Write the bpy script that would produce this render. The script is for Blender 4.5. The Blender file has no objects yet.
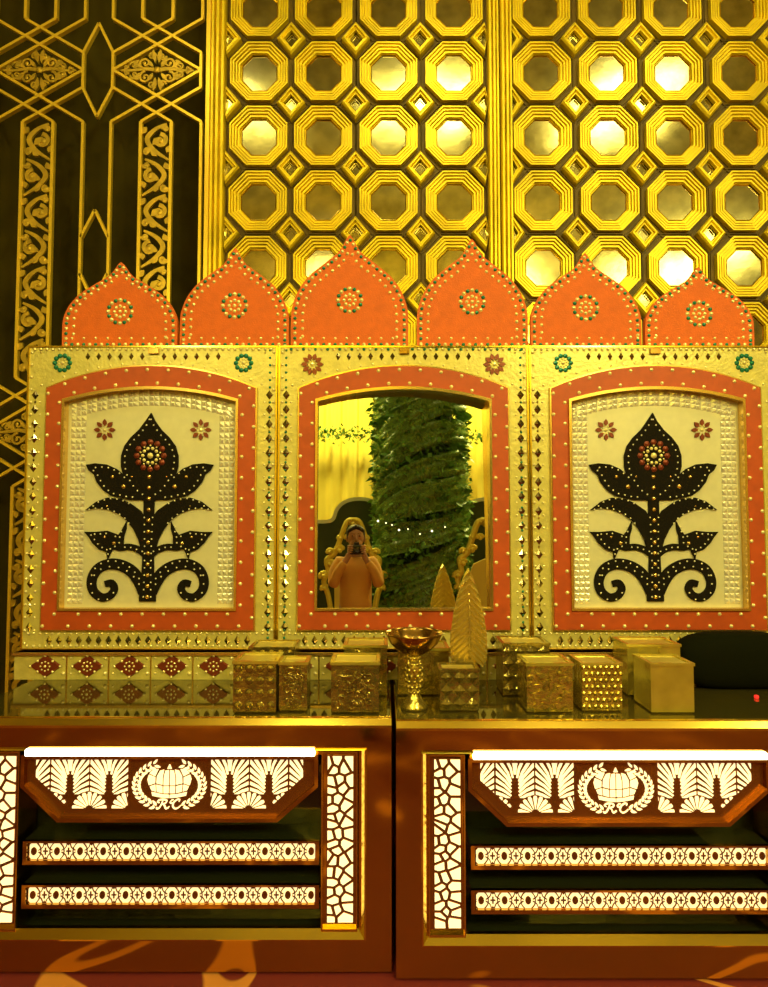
import bpy, math, random
from mathutils import Vector, Matrix
R = random.Random(7)
PI = math.pi
C = bpy.context.scene.collection
F = 600.0; CAMZ = 1.60
TH = math.atan(.045); cT, sT = math.cos(TH), math.sin(TH)

def dyz(py):
    v = (493.5-py)/F
    return cT - v*sT, sT + v*cT
def ZP(py, Y):
    a, b = dyz(py); return CAMZ + Y*b/a
def XP(px, py, Y):
    a, b = dyz(py); return (px-384)/F*Y/a
def KP(py, Y):
    a, b = dyz(py); return Y/F/a

# ---------------------------------------------------------------- materials
M = {}
def mat(name, col, metal=0.0, rough=0.5, emit=0.0, ecol=None, bump=None, vary=0.0, vscale=8.0, spec=None, coat=0.0, trans=0.0, ior=None, alpha=1.0):
    m = bpy.data.materials.new(name); m.use_nodes = True
    nt = m.node_tree; b = nt.nodes['Principled BSDF']
    b.inputs['Base Color'].default_value = (*col, 1)
    b.inputs['Metallic'].default_value = metal
    b.inputs['Roughness'].default_value = rough
    if coat: b.inputs['Coat Weight'].default_value = coat; b.inputs['Coat Roughness'].default_value = 0.05
    if trans: b.inputs['Transmission Weight'].default_value = trans
    if ior: b.inputs['IOR'].default_value = ior
    if alpha < 1: b.inputs['Alpha'].default_value = alpha
    if spec is not None: b.inputs['Specular IOR Level'].default_value = spec
    if emit:
        b.inputs['Emission Color'].default_value = (*(ecol or col), 1)
        b.inputs['Emission Strength'].default_value = emit
    tc = None
    if vary or bump:
        tc = nt.nodes.new('ShaderNodeTexCoord')
    if vary:
        n = nt.nodes.new('ShaderNodeTexNoise'); n.inputs['Scale'].default_value = vscale; n.inputs['Detail'].default_value = 5
        nt.links.new(tc.outputs['Object'], n.inputs['Vector'])
        r = nt.nodes.new('ShaderNodeValToRGB')
        r.color_ramp.elements[0].position = .3; r.color_ramp.elements[1].position = .7
        r.color_ramp.elements[0].color = (*[max(0, c*(1-vary)) for c in col], 1)
        r.color_ramp.elements[1].color = (*[min(1, c*(1+vary)) for c in col], 1)
        nt.links.new(n.outputs['Fac'], r.inputs['Fac']); nt.links.new(r.outputs['Color'], b.inputs['Base Color'])
    if bump:
        n = nt.nodes.new('ShaderNodeTexNoise'); n.inputs['Scale'].default_value = bump[0]; n.inputs['Detail'].default_value = 3
        nt.links.new(tc.outputs['Object'], n.inputs['Vector'])
        bp = nt.nodes.new('ShaderNodeBump'); bp.inputs['Strength'].default_value = bump[1]; bp.inputs['Distance'].default_value = .01
        nt.links.new(n.outputs['Fac'], bp.inputs['Height']); nt.links.new(bp.outputs['Normal'], b.inputs['Normal'])
    M[name] = m
    return m
mat('wall_gold', (.84,.65,.02), .45, .36, vary=.18, vscale=5, bump=(30,.12))
mat('slab_gold', (.10,.062,.006), .3, .5, vary=.3, vscale=6)
mat('lattice_gold', (.95,.66,.06), .55, .35)
mat('filigree_gold', (.62,.42,.05), .6, .4, vary=.25, vscale=14)
mat('mirror', (.62,.56,.26), 1.0, .14, bump=(10,.05), vary=.3, vscale=9)
mat('big_mirror', (.86,.88,.78), 1.0, .0)
mat('inlay_mirror', (.42,.36,.24), 1.0, .12)
mat('curtain_black', (.040,.031,.003), 0, .7, vary=.3, vscale=3, spec=.08)
mat('board_gold', (.62,.56,.19), .25, .36, vary=.12, vscale=18, bump=(60,.2))
mat('felt_orange', (.68,.125,.012), 0, .65, vary=.08, vscale=25, bump=(200,.2))
mat('felt_red', (.46,.068,.012), .05, .5, vary=.10, vscale=20)
mat('cream_board', (.66,.65,.50), .15, .42, vary=.04, vscale=30)
mat('lace', (.92,.92,.85), .45, .25)
mat('felt_black', (.010,.008,.006), 0, .8, bump=(150,.3), spec=.1)
mat('pearl', (.95,.86,.45), .35, .2)
mat('white_pearl', (.9,.88,.7), .2, .25)
mat('teal', (.02,.23,.17), .3, .25)
mat('petal_red', (.20,.035,.018), .3, .3)
mat('trim_gold', (.80,.55,.20), .9, .2)
mat('rose_metal', (.60,.36,.08), 1.0, .09, bump=(5,.03), vary=.08, vscale=3)
mat('plate_bronze', (.30,.11,.03), .8, .25)
mat('dark_glass', (.018,.022,.008), .0, .04, coat=.8, bump=(6,.05))
mat('top_glass', (.17,.14,.035), .75, .05)
mat('edge_gold', (.88,.64,.12), 1.0, .16)
mat('light_acrylic', (1,.86,.55), 0, .4, emit=1.12, ecol=(1,.82,.46))
mat('strip_acrylic', (1,.86,.55), 0, .4, emit=.95, ecol=(1,.80,.42))
mat('tube_light', (1,.9,.65), 0, .4, emit=9, ecol=(1,.83,.45))
mat('jar_gold', (.62,.50,.12), .85, .17, vary=.25, vscale=25, bump=(40,.35))
mat('jar_bronze', (.40,.32,.09), .85, .16, vary=.3, vscale=25, bump=(40,.35))
mat('jar_smooth', (.66,.56,.11), .7, .18, vary=.15, vscale=12, bump=(10,.25))
mat('wax', (.50,.40,.10), .3, .3)
mat('goblet_gold', (.42,.25,.07), 1.0, .18)
mat('leaf_gold', (.80,.66,.20), .8, .26)
mat('cushion_black', (.006,.007,.002), 0, .8, spec=.05)
mat('leaf_green', (.11,.26,.03), 0, .5, vary=.5, vscale=5)
mat('film_green', (.24,.42,.08), .0, .22, bump=(5,.6), alpha=.55)
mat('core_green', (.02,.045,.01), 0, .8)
mat('drape_yellow', (.90,.72,.10), 0, .6, vary=.05, vscale=3)
mat('partition_green', (.035,.055,.02), 0, .5)
mat('white_edge', (.85,.85,.72), 0, .4)
mat('throne_gold', (.92,.74,.10), .3, .35, bump=(30,.5))
mat('throne_cloth', (.80,.62,.12), 0, .6)
mat('ceiling_paint', (.34,.27,.06), 0, .7, vary=.5, vscale=1.2)
mat('wall_paint', (.30,.23,.05), 0, .7)
mat('ceiling_red', (.50,.07,.02), 0, .6)
mat('skin', (.50,.25,.13), 0, .5)
mat('hair', (.015,.010,.008), 0, .5)
mat('shirt', (.72,.36,.07), 0, .7, bump=(12,.3), vary=.06)
mat('jeans', (.03,.04,.07), 0, .8)
mat('shoe', (.03,.02,.015), 0, .5)
mat('camera_black', (.012,.012,.012), 0, .35)
mat('lens_glass', (.01,.01,.02), .2, .03, coat=1)
mat('bulb', (1,.95,.8), 0, .3, emit=3.5, ecol=(1,.92,.6))
mat('lamp_disc', (1,.9,.5), 0, .3, emit=14, ecol=(1,.85,.4))
mat('lamp_metal', (.5,.5,.45), .8, .3)
mat('red_led', (.8,.02,.02), 0, .4, emit=1.2, ecol=(1,.03,.02))
mat('leg_dark', (.05,.02,.01), .5, .3)

def floor_mat():
    m = bpy.data.materials.new('carpet'); m.use_nodes = True; nt = m.node_tree; b = nt.nodes['Principled BSDF']
    tc = nt.nodes.new('ShaderNodeTexCoord')
    n = nt.nodes.new('ShaderNodeTexNoise'); n.inputs['Scale'].default_value = 1.3; n.inputs['Detail'].default_value = .5; n.inputs['Distortion'].default_value = .6
    nt.links.new(tc.outputs['Object'], n.inputs['Vector'])
    mul = nt.nodes.new('ShaderNodeMath'); mul.operation = 'MULTIPLY'; mul.inputs[1].default_value = 4.0
    nt.links.new(n.outputs['Fac'], mul.inputs[0])
    fr = nt.nodes.new('ShaderNodeMath'); fr.operation = 'FRACT'; nt.links.new(mul.outputs[0], fr.inputs[0])
    r = nt.nodes.new('ShaderNodeValToRGB'); r.color_ramp.interpolation = 'LINEAR'
    e = r.color_ramp.elements
    e[0].position = 0; e[0].color = (.13,.005,.008,1); e[1].position = 1; e[1].color = (.125,.005,.008,1)
    for p, c in ((.44,(.125,.005,.008,1)),(.46,(.55,.22,.04,1)),(.54,(.5,.2,.04,1)),(.555,(.125,.005,.008,1))):
        x = e.new(p); x.color = c
    nt.links.new(fr.outputs[0], r.inputs['Fac']); nt.links.new(r.outputs['Color'], b.inputs['Base Color'])
    b.inputs['Roughness'].default_value = .75
    M['carpet'] = m
floor_mat()

# ---------------------------------------------------------------- mesh builder
class MB:
    def __init__(s): s.v = []; s.f = []; s.marks = []
    def add(s, vs, fs):
        s.marks.append((len(s.v), len(s.f))); n = len(s.v); s.v += [tuple(v) for v in vs]; s.f += [tuple(i+n for i in f) for f in fs]
    def box(s, x0, x1, y0, y1, z0, z1, bev=0.0):
        b = bev
        if b <= 0:
            s.add([(x0,y0,z0),(x1,y0,z0),(x1,y1,z0),(x0,y1,z0),(x0,y0,z1),(x1,y0,z1),(x1,y1,z1),(x0,y1,z1)],
                  [(0,3,2,1),(4,5,6,7),(0,1,5,4),(1,2,6,5),(2,3,7,6),(3,0,4,7)])
        else:
            r0 = [(x0+b,y0+b),(x1-b,y0+b),(x1-b,y1-b),(x0+b,y1-b)]; r1 = [(x0,y0),(x1,y0),(x1,y1),(x0,y1)]
            # front edges chamfered too through four rings
            vs = [(x,y,z0) for x,y in r0]+[(x,y,z0+b) for x,y in r1]+[(x,y,z1-b) for x,y in r1]+[(x,y,z1) for x,y in r0]
            fs = [(3,2,1,0),(12,13,14,15)]
            for k in range(3):
                for i in range(4):
                    j = (i+1)%4; fs.append((k*4+i,k*4+j,k*4+4+j,k*4+4+i))
            s.add(vs, fs)
        return s
    def prism(s, pts, y0, y1):
        n = len(pts)
        a = sum(pts[i][0]*pts[(i+1)%n][1]-pts[(i+1)%n][0]*pts[i][1] for i in range(n))
        if a < 0: pts = pts[::-1]
        s.add([(x,y0,z) for x,z in pts]+[(x,y1,z) for x,z in pts],
              [tuple(range(n)), tuple(range(2*n-1, n-1, -1))]+[(i, i+n, (i+1)%n+n, (i+1)%n) for i in range(n)])
        return s
    def band(s, outer, inner, y0, y1):       # frame between two matching closed outlines, front at y0
        n = len(outer)
        s.add([(x,y0,z) for x,z in outer]+[(x,y0,z) for x,z in inner]+[(x,y1,z) for x,z in outer]+[(x,y1,z) for x,z in inner],
              [f for i in range(n) for j in [(i+1)%n] for f in ((i,j,n+j,n+i),(i,2*n+i,2*n+j,j),(n+i,n+j,3*n+j,3*n+i),(2*n+i,3*n+i,3*n+j,2*n+j))])
        return s
    def rings(s, rings, close=True, cap0=False, cap1=False):
        n = len(rings[0]); base = [p for r in rings for p in r]; fs = []
        for k in range(len(rings)-1):
            for i in range(n):
                j = (i+1)%n; fs.append((k*n+i, k*n+j, (k+1)*n+j, (k+1)*n+i))
        if cap0: fs.append(tuple(range(n-1,-1,-1)))
        if cap1: fs.append(tuple(range((len(rings)-1)*n, len(rings)*n)))
        s.add(base, fs); return s
    def ribbon(s, pts, w, y0, y1):           # pts in (x,z); w number or list (full width)
        n = len(pts)
        if not isinstance(w, (list, tuple)): w = [w]*n
        L = []; Rr = []
        for i in range(n):
            a = pts[max(0,i-1)]; b = pts[min(n-1,i+1)]
            d = Vector((b[0]-a[0], b[1]-a[1])); d = d.normalized() if d.length > 1e-9 else Vector((1,0))
            nx, nz = -d.y, d.x; k = 1.0
            if 0 < i < n-1:
                d1 = Vector((pts[i][0]-a[0], pts[i][1]-a[1]))
                if d1.length > 1e-9: k = 1/max(.5, abs(d1.normalized().dot(d)))
            h = w[i]/2*k
            L.append((pts[i][0]+nx*h, pts[i][1]+nz*h)); Rr.append((pts[i][0]-nx*h, pts[i][1]-nz*h))
        vs = [(x,y0,z) for x,z in L]+[(x,y0,z) for x,z in Rr]+[(x,y1,z) for x,z in L]+[(x,y1,z) for x,z in Rr]
        fs = []
        for i in range(n-1):
            fs += [(i, n+i, n+i+1, i+1), (2*n+i, 2*n+i+1, 3*n+i+1, 3*n+i), (i, i+1, 2*n+i+1, 2*n+i), (n+i, 3*n+i, 3*n+i+1, n+i+1)]
        fs += [(0, 2*n, 3*n, n), (n-1, 2*n-1, 4*n-1, 3*n-1)]
        s.add(vs, fs); return s
    def bead(s, x, y, z, r, flat=.7, n=6):    # dome facing -y
        rg = []
        for k, (rr, hh) in enumerate(((1,0),(.75,.62))):
            rg += [(x+r*rr*math.cos(2*PI*i/n), y-r*flat*hh, z+r*rr*math.sin(2*PI*i/n)) for i in range(n)]
        rg.append((x, y-r*flat, z))
        fs = [(i,(i+1)%n,n+(i+1)%n,n+i) for i in range(n)]+[(n+i,n+(i+1)%n,2*n) for i in range(n)]
        s.add(rg, fs); return s
    def ball(s, x, y, z, r, n=8, m=6, sx=1, sy=1, sz=1):
        rg = [[(x+r*sx*math.sin(PI*k/m)*math.cos(2*PI*i/n), y+r*sy*math.sin(PI*k/m)*math.sin(2*PI*i/n), z-r*sz*math.cos(PI*k/m)) for i in range(n)] for k in range(1,m)]
        o = len(s.v); s.rings(rg)
        s.v.append((x,y,z-r*sz)); s.v.append((x,y,z+r*sz)); b0 = len(s.v)-2
        for i in range(n):
            j = (i+1)%n
            s.f.append((o+j, o+i, b0)); s.f.append((o+(m-2)*n+i, o+(m-2)*n+j, b0+1))
        return s
    def lathe(s, prof, cx, cy, n=28):
        s.rings([[(cx+r*math.cos(2*PI*i/n), cy+r*math.sin(2*PI*i/n), z) for i in range(n)] for r, z in prof], cap0=True, cap1=True); return s
    def tube(s, pts, r, n=8):
        rr = r if isinstance(r, (list,tuple)) else [r]*len(pts)
        P = [Vector(p) for p in pts]; rings = []
        for i, p in enumerate(P):
            d = (P[min(len(P)-1,i+1)]-P[max(0,i-1)]).normalized()
            u = d.orthogonal().normalized() if i == 0 else (u - d*u.dot(d)).normalized()
            w = d.cross(u)
            rings.append([tuple(p+(u*math.cos(2*PI*k/n)+w*math.sin(2*PI*k/n))*rr[i]) for k in range(n)])
        s.rings(rings, cap0=True, cap1=True); return s
    def build(s, name, m, parent=None, smooth=False):
        off = Vector((0,0,0)); p = parent
        while p is not None: off += p.location; p = p.parent
        me = bpy.data.meshes.new(name)
        me.from_pydata([(v[0]-off.x, v[1]-off.y, v[2]-off.z) for v in s.v], [], s.f)
        me.materials.append(M[m] if isinstance(m, str) else m)
        import bmesh as _b
        bm = _b.new(); bm.from_mesh(me); _b.ops.recalc_face_normals(bm, faces=bm.faces); bm.to_mesh(me); bm.free()
        if smooth:
            for f in me.polygons: f.use_smooth = True
        o = bpy.data.objects.new(name, me); C.objects.link(o); o.parent = parent
        return o
def build_each(mb, name, m, parent, cap=100, smooth=True):
    mk = mb.marks+[(len(mb.v), len(mb.f))]; out = []; rest = MB(); N = len(mb.marks)
    for i in range(N):
        (v0, f0), (v1, f1) = mk[i], mk[i+1]
        vs = mb.v[v0:v1]; fs = [tuple(j-v0 for j in f) for f in mb.f[f0:f1]]
        if i < cap: q = MB(); q.add(vs, fs); out.append(q.build(name, m, parent, smooth))
        else: rest.add(vs, fs)
    if rest.v: rest.build(name, m, parent, smooth)['kind'] = 'stuff'
    return out
def build_stuff(mb, name, m, parent):
    o = mb.build(name, m, parent, smooth=True); o['kind'] = 'stuff'; return o
def thing(name, label, cat, loc=(0,0,0), group=None):
    o = bpy.data.objects.new(name, None); C.objects.link(o); o.location = loc; o.empty_display_size = .1
    o['label'] = label; o['category'] = cat
    if group: o['group'] = group
    return o
def tag(o, label, cat, group=None, kind=None):
    o['label'] = label; o['category'] = cat
    if group: o['group'] = group
    if kind: o['kind'] = kind
    return o
def struct(o): o['kind'] = 'structure'; return o
def copy_tree(o, parent=None):
    c = o.copy(); C.objects.link(c); c.parent = parent
    for ch in list(o.children): copy_tree(ch, c)
    return c
def clip_poly(poly, a, b, c):                # keep a*x+b*z <= c
    out = []
    for i in range(len(poly)):
        p, q = poly[i], poly[(i+1)%len(poly)]
        dp, dq = a*p[0]+b*p[1]-c, a*q[0]+b*q[1]-c
        if dp <= 0: out.append(p)
        if dp*dq < 0:
            t = dp/(dp-dq); out.append((p[0]+t*(q[0]-p[0]), p[1]+t*(q[1]-p[1])))
    return out
def clip_convex(poly, region):               # region: convex, any winding
    n = len(region); A = sum(region[i][0]*region[(i+1)%n][1]-region[(i+1)%n][0]*region[i][1] for i in range(n))
    sg = 1 if A > 0 else -1
    for i in range(n):
        p, q = region[i], region[(i+1)%n]
        dx, dz = q[0]-p[0], q[1]-p[1]
        a, b = sg*dz, -sg*dx
        poly = clip_poly(poly, a, b, a*p[0]+b*p[1])
        if len(poly) < 3: return []
    return poly
def area(p): return abs(sum(p[i][0]*p[(i+1)%len(p)][1]-p[(i+1)%len(p)][0]*p[i][1] for i in range(len(p))))/2
def spl(pts, k=6):                           # Catmull-Rom through 2D points
    out = []
    n = len(pts)
    for i in range(n-1):
        p0, p1, p2, p3 = pts[max(0,i-1)], pts[i], pts[i+1], pts[min(n-1,i+2)]
        for j in range(k):
            t = j/k
            out.append(tuple(.5*((2*p1[d])+(-p0[d]+p2[d])*t+(2*p0[d]-5*p1[d]+4*p2[d]-p3[d])*t*t+(-p0[d]+3*p1[d]-3*p2[d]+p3[d])*t**3) for d in (0,1)))
    out.append(pts[-1]); return out
def resample(pts, step):
    out = [pts[0]]; acc = 0
    for a, b in zip(pts, pts[1:]):
        L = math.dist(a, b)
        if L < 1e-9: continue
        t = step-acc
        while t <= L:
            out.append((a[0]+(b[0]-a[0])*t/L, a[1]+(b[1]-a[1])*t/L)); t += step
        acc = (acc+L) % step
    return out

# ================================================================ ROOM
struct(MB().box(-5,7.0,-4.6,4.4,-.1,0).build('floor','carpet'))
struct(MB().box(-5,7.0,-4.6,4.4,6.2,6.3).build('ceiling','ceiling_paint'))
struct(MB().box(-5.1,-5,-4.6,4.4,0,6.2).build('wall_left','wall_paint'))
struct(MB().box(7.0,7.1,-4.6,4.4,0,6.2).build('wall_right','wall_paint'))
struct(MB().box(-5,7.0,4.3,4.4,0,6.2).build('wall_back','wall_paint'))
struct(MB().box(-5,7.0,-4.7,-4.6,0,6.2).build('wall_front','wall_paint'))

# ================================================================ OCTAGON WALL PANELS
YW = 3.60
kW = KP(139, YW)
def XW(px): return (px-384)*kW
Z0 = ZP(203, YW); DZ = (ZP(11, YW)-Z0)/3
def octo(cx, cz, a, y, ez=1.05):
    r = a/math.cos(PI/8)
    return [(cx+r*math.cos(PI/8+i*PI/4), y, cz+r*ez*math.sin(PI/8+i*PI/4)) for i in range(8)]
def dia(cx, cz, a, y, ez=1.2):
    return [(cx+a, y, cz), (cx, y, cz+a*ez), (cx-a, y, cz), (cx, y, cz-a*ez)]
def oct_profile(k, steps, h0):
    out = [(steps[0], h0)]
    for i, a in enumerate(steps[:-1]):
        nx = steps[i+1]; h = .024-.0045*i
        out += [(a, -h-.008), (a-(a-nx)*.52, -h-.008), (a-(a-nx)*.64, -h+.009), (nx, -h+.009)]
    out.append((steps[-1], -.002)); return [(a*k, y) for a, y in out]
def oct_panel(name, label, x0, x1, cols, post_l, post_r, loc_x):
    root = thing(name, label, 'wall panel', (loc_x, YW, 0))
    zb, zt = 0.02, 6.1
    MB().box(XW(x0), XW(x1), YW, YW+.05, zb, zt).build('backing_board', 'slab_gold', root)
    for side, (p0, p1) in (('l', post_l), ('r', post_r)):
        mb = MB(); w = XW(p1)-XW(p0); n = 3
        prof = [(0,.03),(0,-.05),(.10,-.065),(.25,-.065),(.32,-.035),(.38,-.035),(.45,-.07),(.62,-.07),(.68,-.035),(.74,-.035),(.8,-.06),(.95,-.06),(1,-.045),(1,.03)]
        pts = [(XW(p0)+u*w, YW+v) for u, v in prof]
        N = len(pts)
        mb.add([(x,y,zb) for x,y in pts]+[(x,y,zt) for x,y in pts], [(i,i+1,N+i+1,N+i) for i in range(N-1)]+[tuple(range(N)), tuple(range(2*N-1,N-1,-1))])
        mb.build('post', 'wall_gold', root)
    xi0, xi1 = XW(post_l[1]), XW(post_r[0])
    rows = [Z0+DZ*r for r in range(-5, 5)]
    pitch = XW(cols[1])-XW(cols[0])
    reg = [(xi0, zb+.05), (xi1, zb+.05), (xi1, zt-.05), (xi0, zt-.05)]
    low = MB()
    for ri, z in enumerate(rows):
        if z < 2.35 or z > 5.3: continue
        for c in cols:
            x = XW(c)
            prof = oct_profile(kW, [28.6, 26.0, 23.3, 20.6, 17.4], 0)
            mb = MB(); mb.rings([octo(x, z, a, YW+y) for a, y in prof])
            fr = mb.build('octagon_frame', 'wall_gold', root)
            # mirror pane, each leaning a hair differently
            rx, rz = R.uniform(-.02,.02), R.uniform(-.02,.02)
            if z < Z0-.1 : rx, rz = R.uniform(-.01,.01), R.uniform(-.01,.01)
            m2 = MB(); pane = [(px, YW-.004+(px-x)*rz+(pz-z)*rx, pz) for px, _, pz in octo(x, z, 16.9*kW, 0)]
            m2.add(pane, [tuple(range(8))])
            m2.build('mirror_pane', 'mirror', fr)
            m3 = MB(); m3.rings([octo(x, z, a*kW, YW+y) for a, y in ((17.6,-.008),(17.3,-.012),(16.7,-.006))]); m3.build('inner_rim', 'edge_gold', fr)
            # shallow surrounding octagon line
            low.rings([octo(x, z, a*kW, YW+y, 1.06) for a, y in ((33.2,0),(33.0,-.008),(32.0,-.008),(31.8,0))])
        dcols = [XW(cols[0])-pitch/2+pitch*i for i in range(len(cols)+1)]
        dz = z+DZ/2
        for x in dcols:
            def cl(rg): 
                return [(min(max(p[0], xi0), xi1), p[1], p[2]) for p in rg]
            prof = [(14.2,0),(14.2,-.035),(12.2,-.045),(10.6,-.045),(10.2,-.030),(8.6,-.034),(7.6,-.034),(7.2,-.012)]
            mb = MB(); mb.rings([cl(dia(x, dz, a*kW, YW+y)) for a, y in prof])
            d = mb.build('diamond_frame', 'wall_gold', root)
            m2 = MB(); m2.add([p for p in cl(dia(x, dz, 7.0*kW, YW-.006))], [(0,1,2,3)])
            m2.rings([cl(dia(x, dz, a*kW, YW-y)) for a, y in ((5.6,.006),(5.2,.014),(4.4,.014),(4.2,.006))])
            m2.build('mirror_pane', 'mirror', d)
    low.build('line_moulding', 'slab_gold', root)
    return root
oct_panel('mirror_wall_panel', 'tall gold panel of octagonal mirrors beside the black curtain', 212, 498.5, [259.3,323.6,388.5,454.0], (212,226), (487,498), XW(355))
oct_panel('mirror_wall_panel', 'tall gold panel of octagonal mirrors at the right edge, above the cream screen', 499, 806, [541.5,607.3,673,740], (499.5,511), (784,805), XW(650))

# ================================================================ CURTAIN + LATTICE
YL = 3.54; kL = KP(139, YL)
def XL(px): return (px-384)*kL
mb = MB(); n = 260; x0, x1 = -4.95, XW(210); rows = 24
ph = [R.uniform(0, 6) for _ in range(6)]
vs = []
for j in range(rows+1):
    z = 6.1*j/rows
    for i in range(n+1):
        x = x0+(x1-x0)*i/n
        d = .008*math.sin(x*9+ph[0]+1.6*math.sin(z*1.1))+.005*math.sin(x*31+ph[1]+z*2.5)+.02*math.sin(x*5+z*1.9+ph[2])*max(0,math.sin(z*.9+x))
        vs.append((x, 3.86+d, z))
mb.add(vs, [(j*(n+1)+i, j*(n+1)+i+1, (j+1)*(n+1)+i+1, (j+1)*(n+1)+i) for j in range(rows) for i in range(n)])
tag(mb.build('curtain','curtain_black', smooth=True), 'black draped curtain hanging behind the gold lattice', 'curtain')

lat = thing('lattice_screen', 'gold metal geometric lattice with scrollwork strips against the black curtain', 'screen', (XL(100), YL, 0))
zt = .3544                                     # measured units -> px
def lz(v, row): return ZP(row + v*zt, YL) 
row1, row2 = 70.9, 432.0
sc2 = (ZP(432-50,YL)-ZP(432+50,YL))/(ZP(71-50,YL)-ZP(71+50,YL))
zc1, zc2 = ZP(row1, YL), ZP(row2, YL)
uZ = (ZP(row1-50, YL)-ZP(row1+50, YL))/(100/zt)    # metres per unit
uX = zt*kL
bw = .0165
def bars(zc):
    frame = MB()
    return frame
frame = MB()
ctr = [XL(38.3)+333*uX*k for k in (-2,-1,0,1)]
rowz = [zc1, zc2]
H = zc1-zc2
def seg(p, q, w=bw, y=0): frame.ribbon([p, q], w, YL-.012+y, YL+.012+y)
mids = []
for cx in ctr:
    for zc in rowz+[zc2-H]:
        if zc < .3: continue
        for sg in (1,-1):
            for (a, b) in (((127,145),(-124,0)),((-127,145),(124,0)),((-43,145),(124,49)),((43,145),(-124,49))):
                q = R.uniform(-.001,.001)
                p1 = (cx+a[0]*uX, zc+sg*a[1]*uZ); p2 = (cx+b[0]*uX, zc+sg*b[1]*uZ)
                if p1[0] > XW(212) or p2[0] > XW(212):
                    t = (XW(211)-min(p1[0],p2[0]))/abs(p1[0]-p2[0])
                    lo, hi = (p1,p2) if p1[0] < p2[0] else (p2,p1)
                    p1, p2 = lo, (lo[0]+(hi[0]-lo[0])*t, lo[1]+(hi[1]-lo[1])*t)
                seg(p1, p2, y=q)
        for off in (-42,42):
            hx = cx+166*uX+off*uX
            if hx < XW(211): seg((hx, zc-50*uZ), (hx, zc+50*uZ))
        hx = cx+166*uX
        if hx+42*uX < XW(211):
            for sx in (-1,1):
                for sg in (-1,1):
                    seg((hx+sx*42*uX, zc+sg*50*uZ), (hx, zc+sg*132*uZ))
        # half hexagon at the post
    # long verticals between rows
    tops = [(zc1+145*uZ, 6.1), (zc2+145*uZ, zc1-145*uZ), (max(.02, zc2-H+145*uZ), zc2-145*uZ)]
    for off in (-43, 43, 127, 208):
        x = cx+(off if off != 208 else 206)*uX
        if x > XW(211): continue
        for a, b in tops: seg((x, a), (x, b), bw*(1.15 if abs(off) == 43 else 1))
    zm = (zc1+zc2)/2 + .02
    x = cx+166*uX
    if x+42*uX < XW(211):
        zmm = ZP(256, YL)
        for sx in (-1,1):
            for sg in (-1,1):
                seg((x+sx*38*uX, zmm+sg*50*uZ), (x, zmm+sg*125*uZ))
frame.box(-4.95, XW(211), YL-.012, YL+.012, 6.1, 6.14)
frame.box(XW(210.5)-.012, XW(210.5)+.012, YL-.012, YL+.012, .02, 6.1)
frame.build('lattice_bars', 'lattice_gold', lat)

def scroll(mb, cx, cz, r, a0, turns, w0, y0, y1, sgn=1, n=16):
    pts = []; ws = []
    for i in range(n+1):
        t = i/n; a = a0+sgn*turns*2*PI*t; rr = r*(1-t*.82)
        pts.append((cx+rr*math.cos(a), cz+rr*math.sin(a))); ws.append(w0*(1-.5*t))
    mb.ribbon(pts, ws, y0, y1)
    mb.bead(pts[-1][0], y0+.002, pts[-1][1], w0*.75, .3)
def leafshape(mb, x, z, L, W, a, y0, y1):
    ca, sa = math.cos(a), math.sin(a)
    pts = [(0,0),(.25,.32),(.5,.5),(.75,.38),(1,0),(.75,-.2),(.5,-.32),(.25,-.25)]
    mb.prism([(x+L*u*ca-W*v*sa, z+L*u*sa+W*v*ca) for u, v in pts], y0, y1)
def strip_fil(cx, z0, z1):
    mb = MB(); y0, y1 = YL-.006, YL+.006; w = 40*uX
    unit = .20; nn = max(1, int((z1-z0)/unit)); u = (z1-z0)/nn
    for k in range(nn):
        zc = z0+u*(k+.5); s = 1 if k % 2 else -1
        mb.ribbon(spl([(cx-s*w*.9, zc-u*.52),(cx+s*w*.1, zc-u*.25),(cx+s*w*.62, zc+u*.05),(cx+s*w*.1, zc+u*.33),(cx-s*w*.75, zc+u*.5)],5), [.012+.018*math.sin(PI*i/20) for i in range(21)], y0, y1)
        scroll(mb, cx-s*w*.30, zc+u*.02, w*.5, PI*.5, 1.25, .026, y0-.0006, y1, s)
        scroll(mb, cx+s*w*.62, zc-u*.30, w*.3, 0, 1.1, .02, y0-.0012, y1, -s)
        scroll(mb, cx-s*w*.66, zc+u*.34, w*.26, PI, 1.0, .018, y0-.0018, y1, s)
        leafshape(mb, cx+s*w*.25, zc-u*.1, w*.75, .05, PI/2+s*.9, y0-.002, y1)
        leafshape(mb, cx-s*w*.95, zc-u*.12, w*.55, .045, -PI/2+s*.35, y0-.0024, y1)
        leafshape(mb, cx+s*w*.95, zc+u*.2, w*.6, .045, PI/2+s*.5, y0-.0024, y1)
        leafshape(mb, cx-s*w*.1, zc-u*.42, w*.6, .04, PI*.25 if s > 0 else PI*.75, y0-.0028, y1)
    return mb
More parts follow.
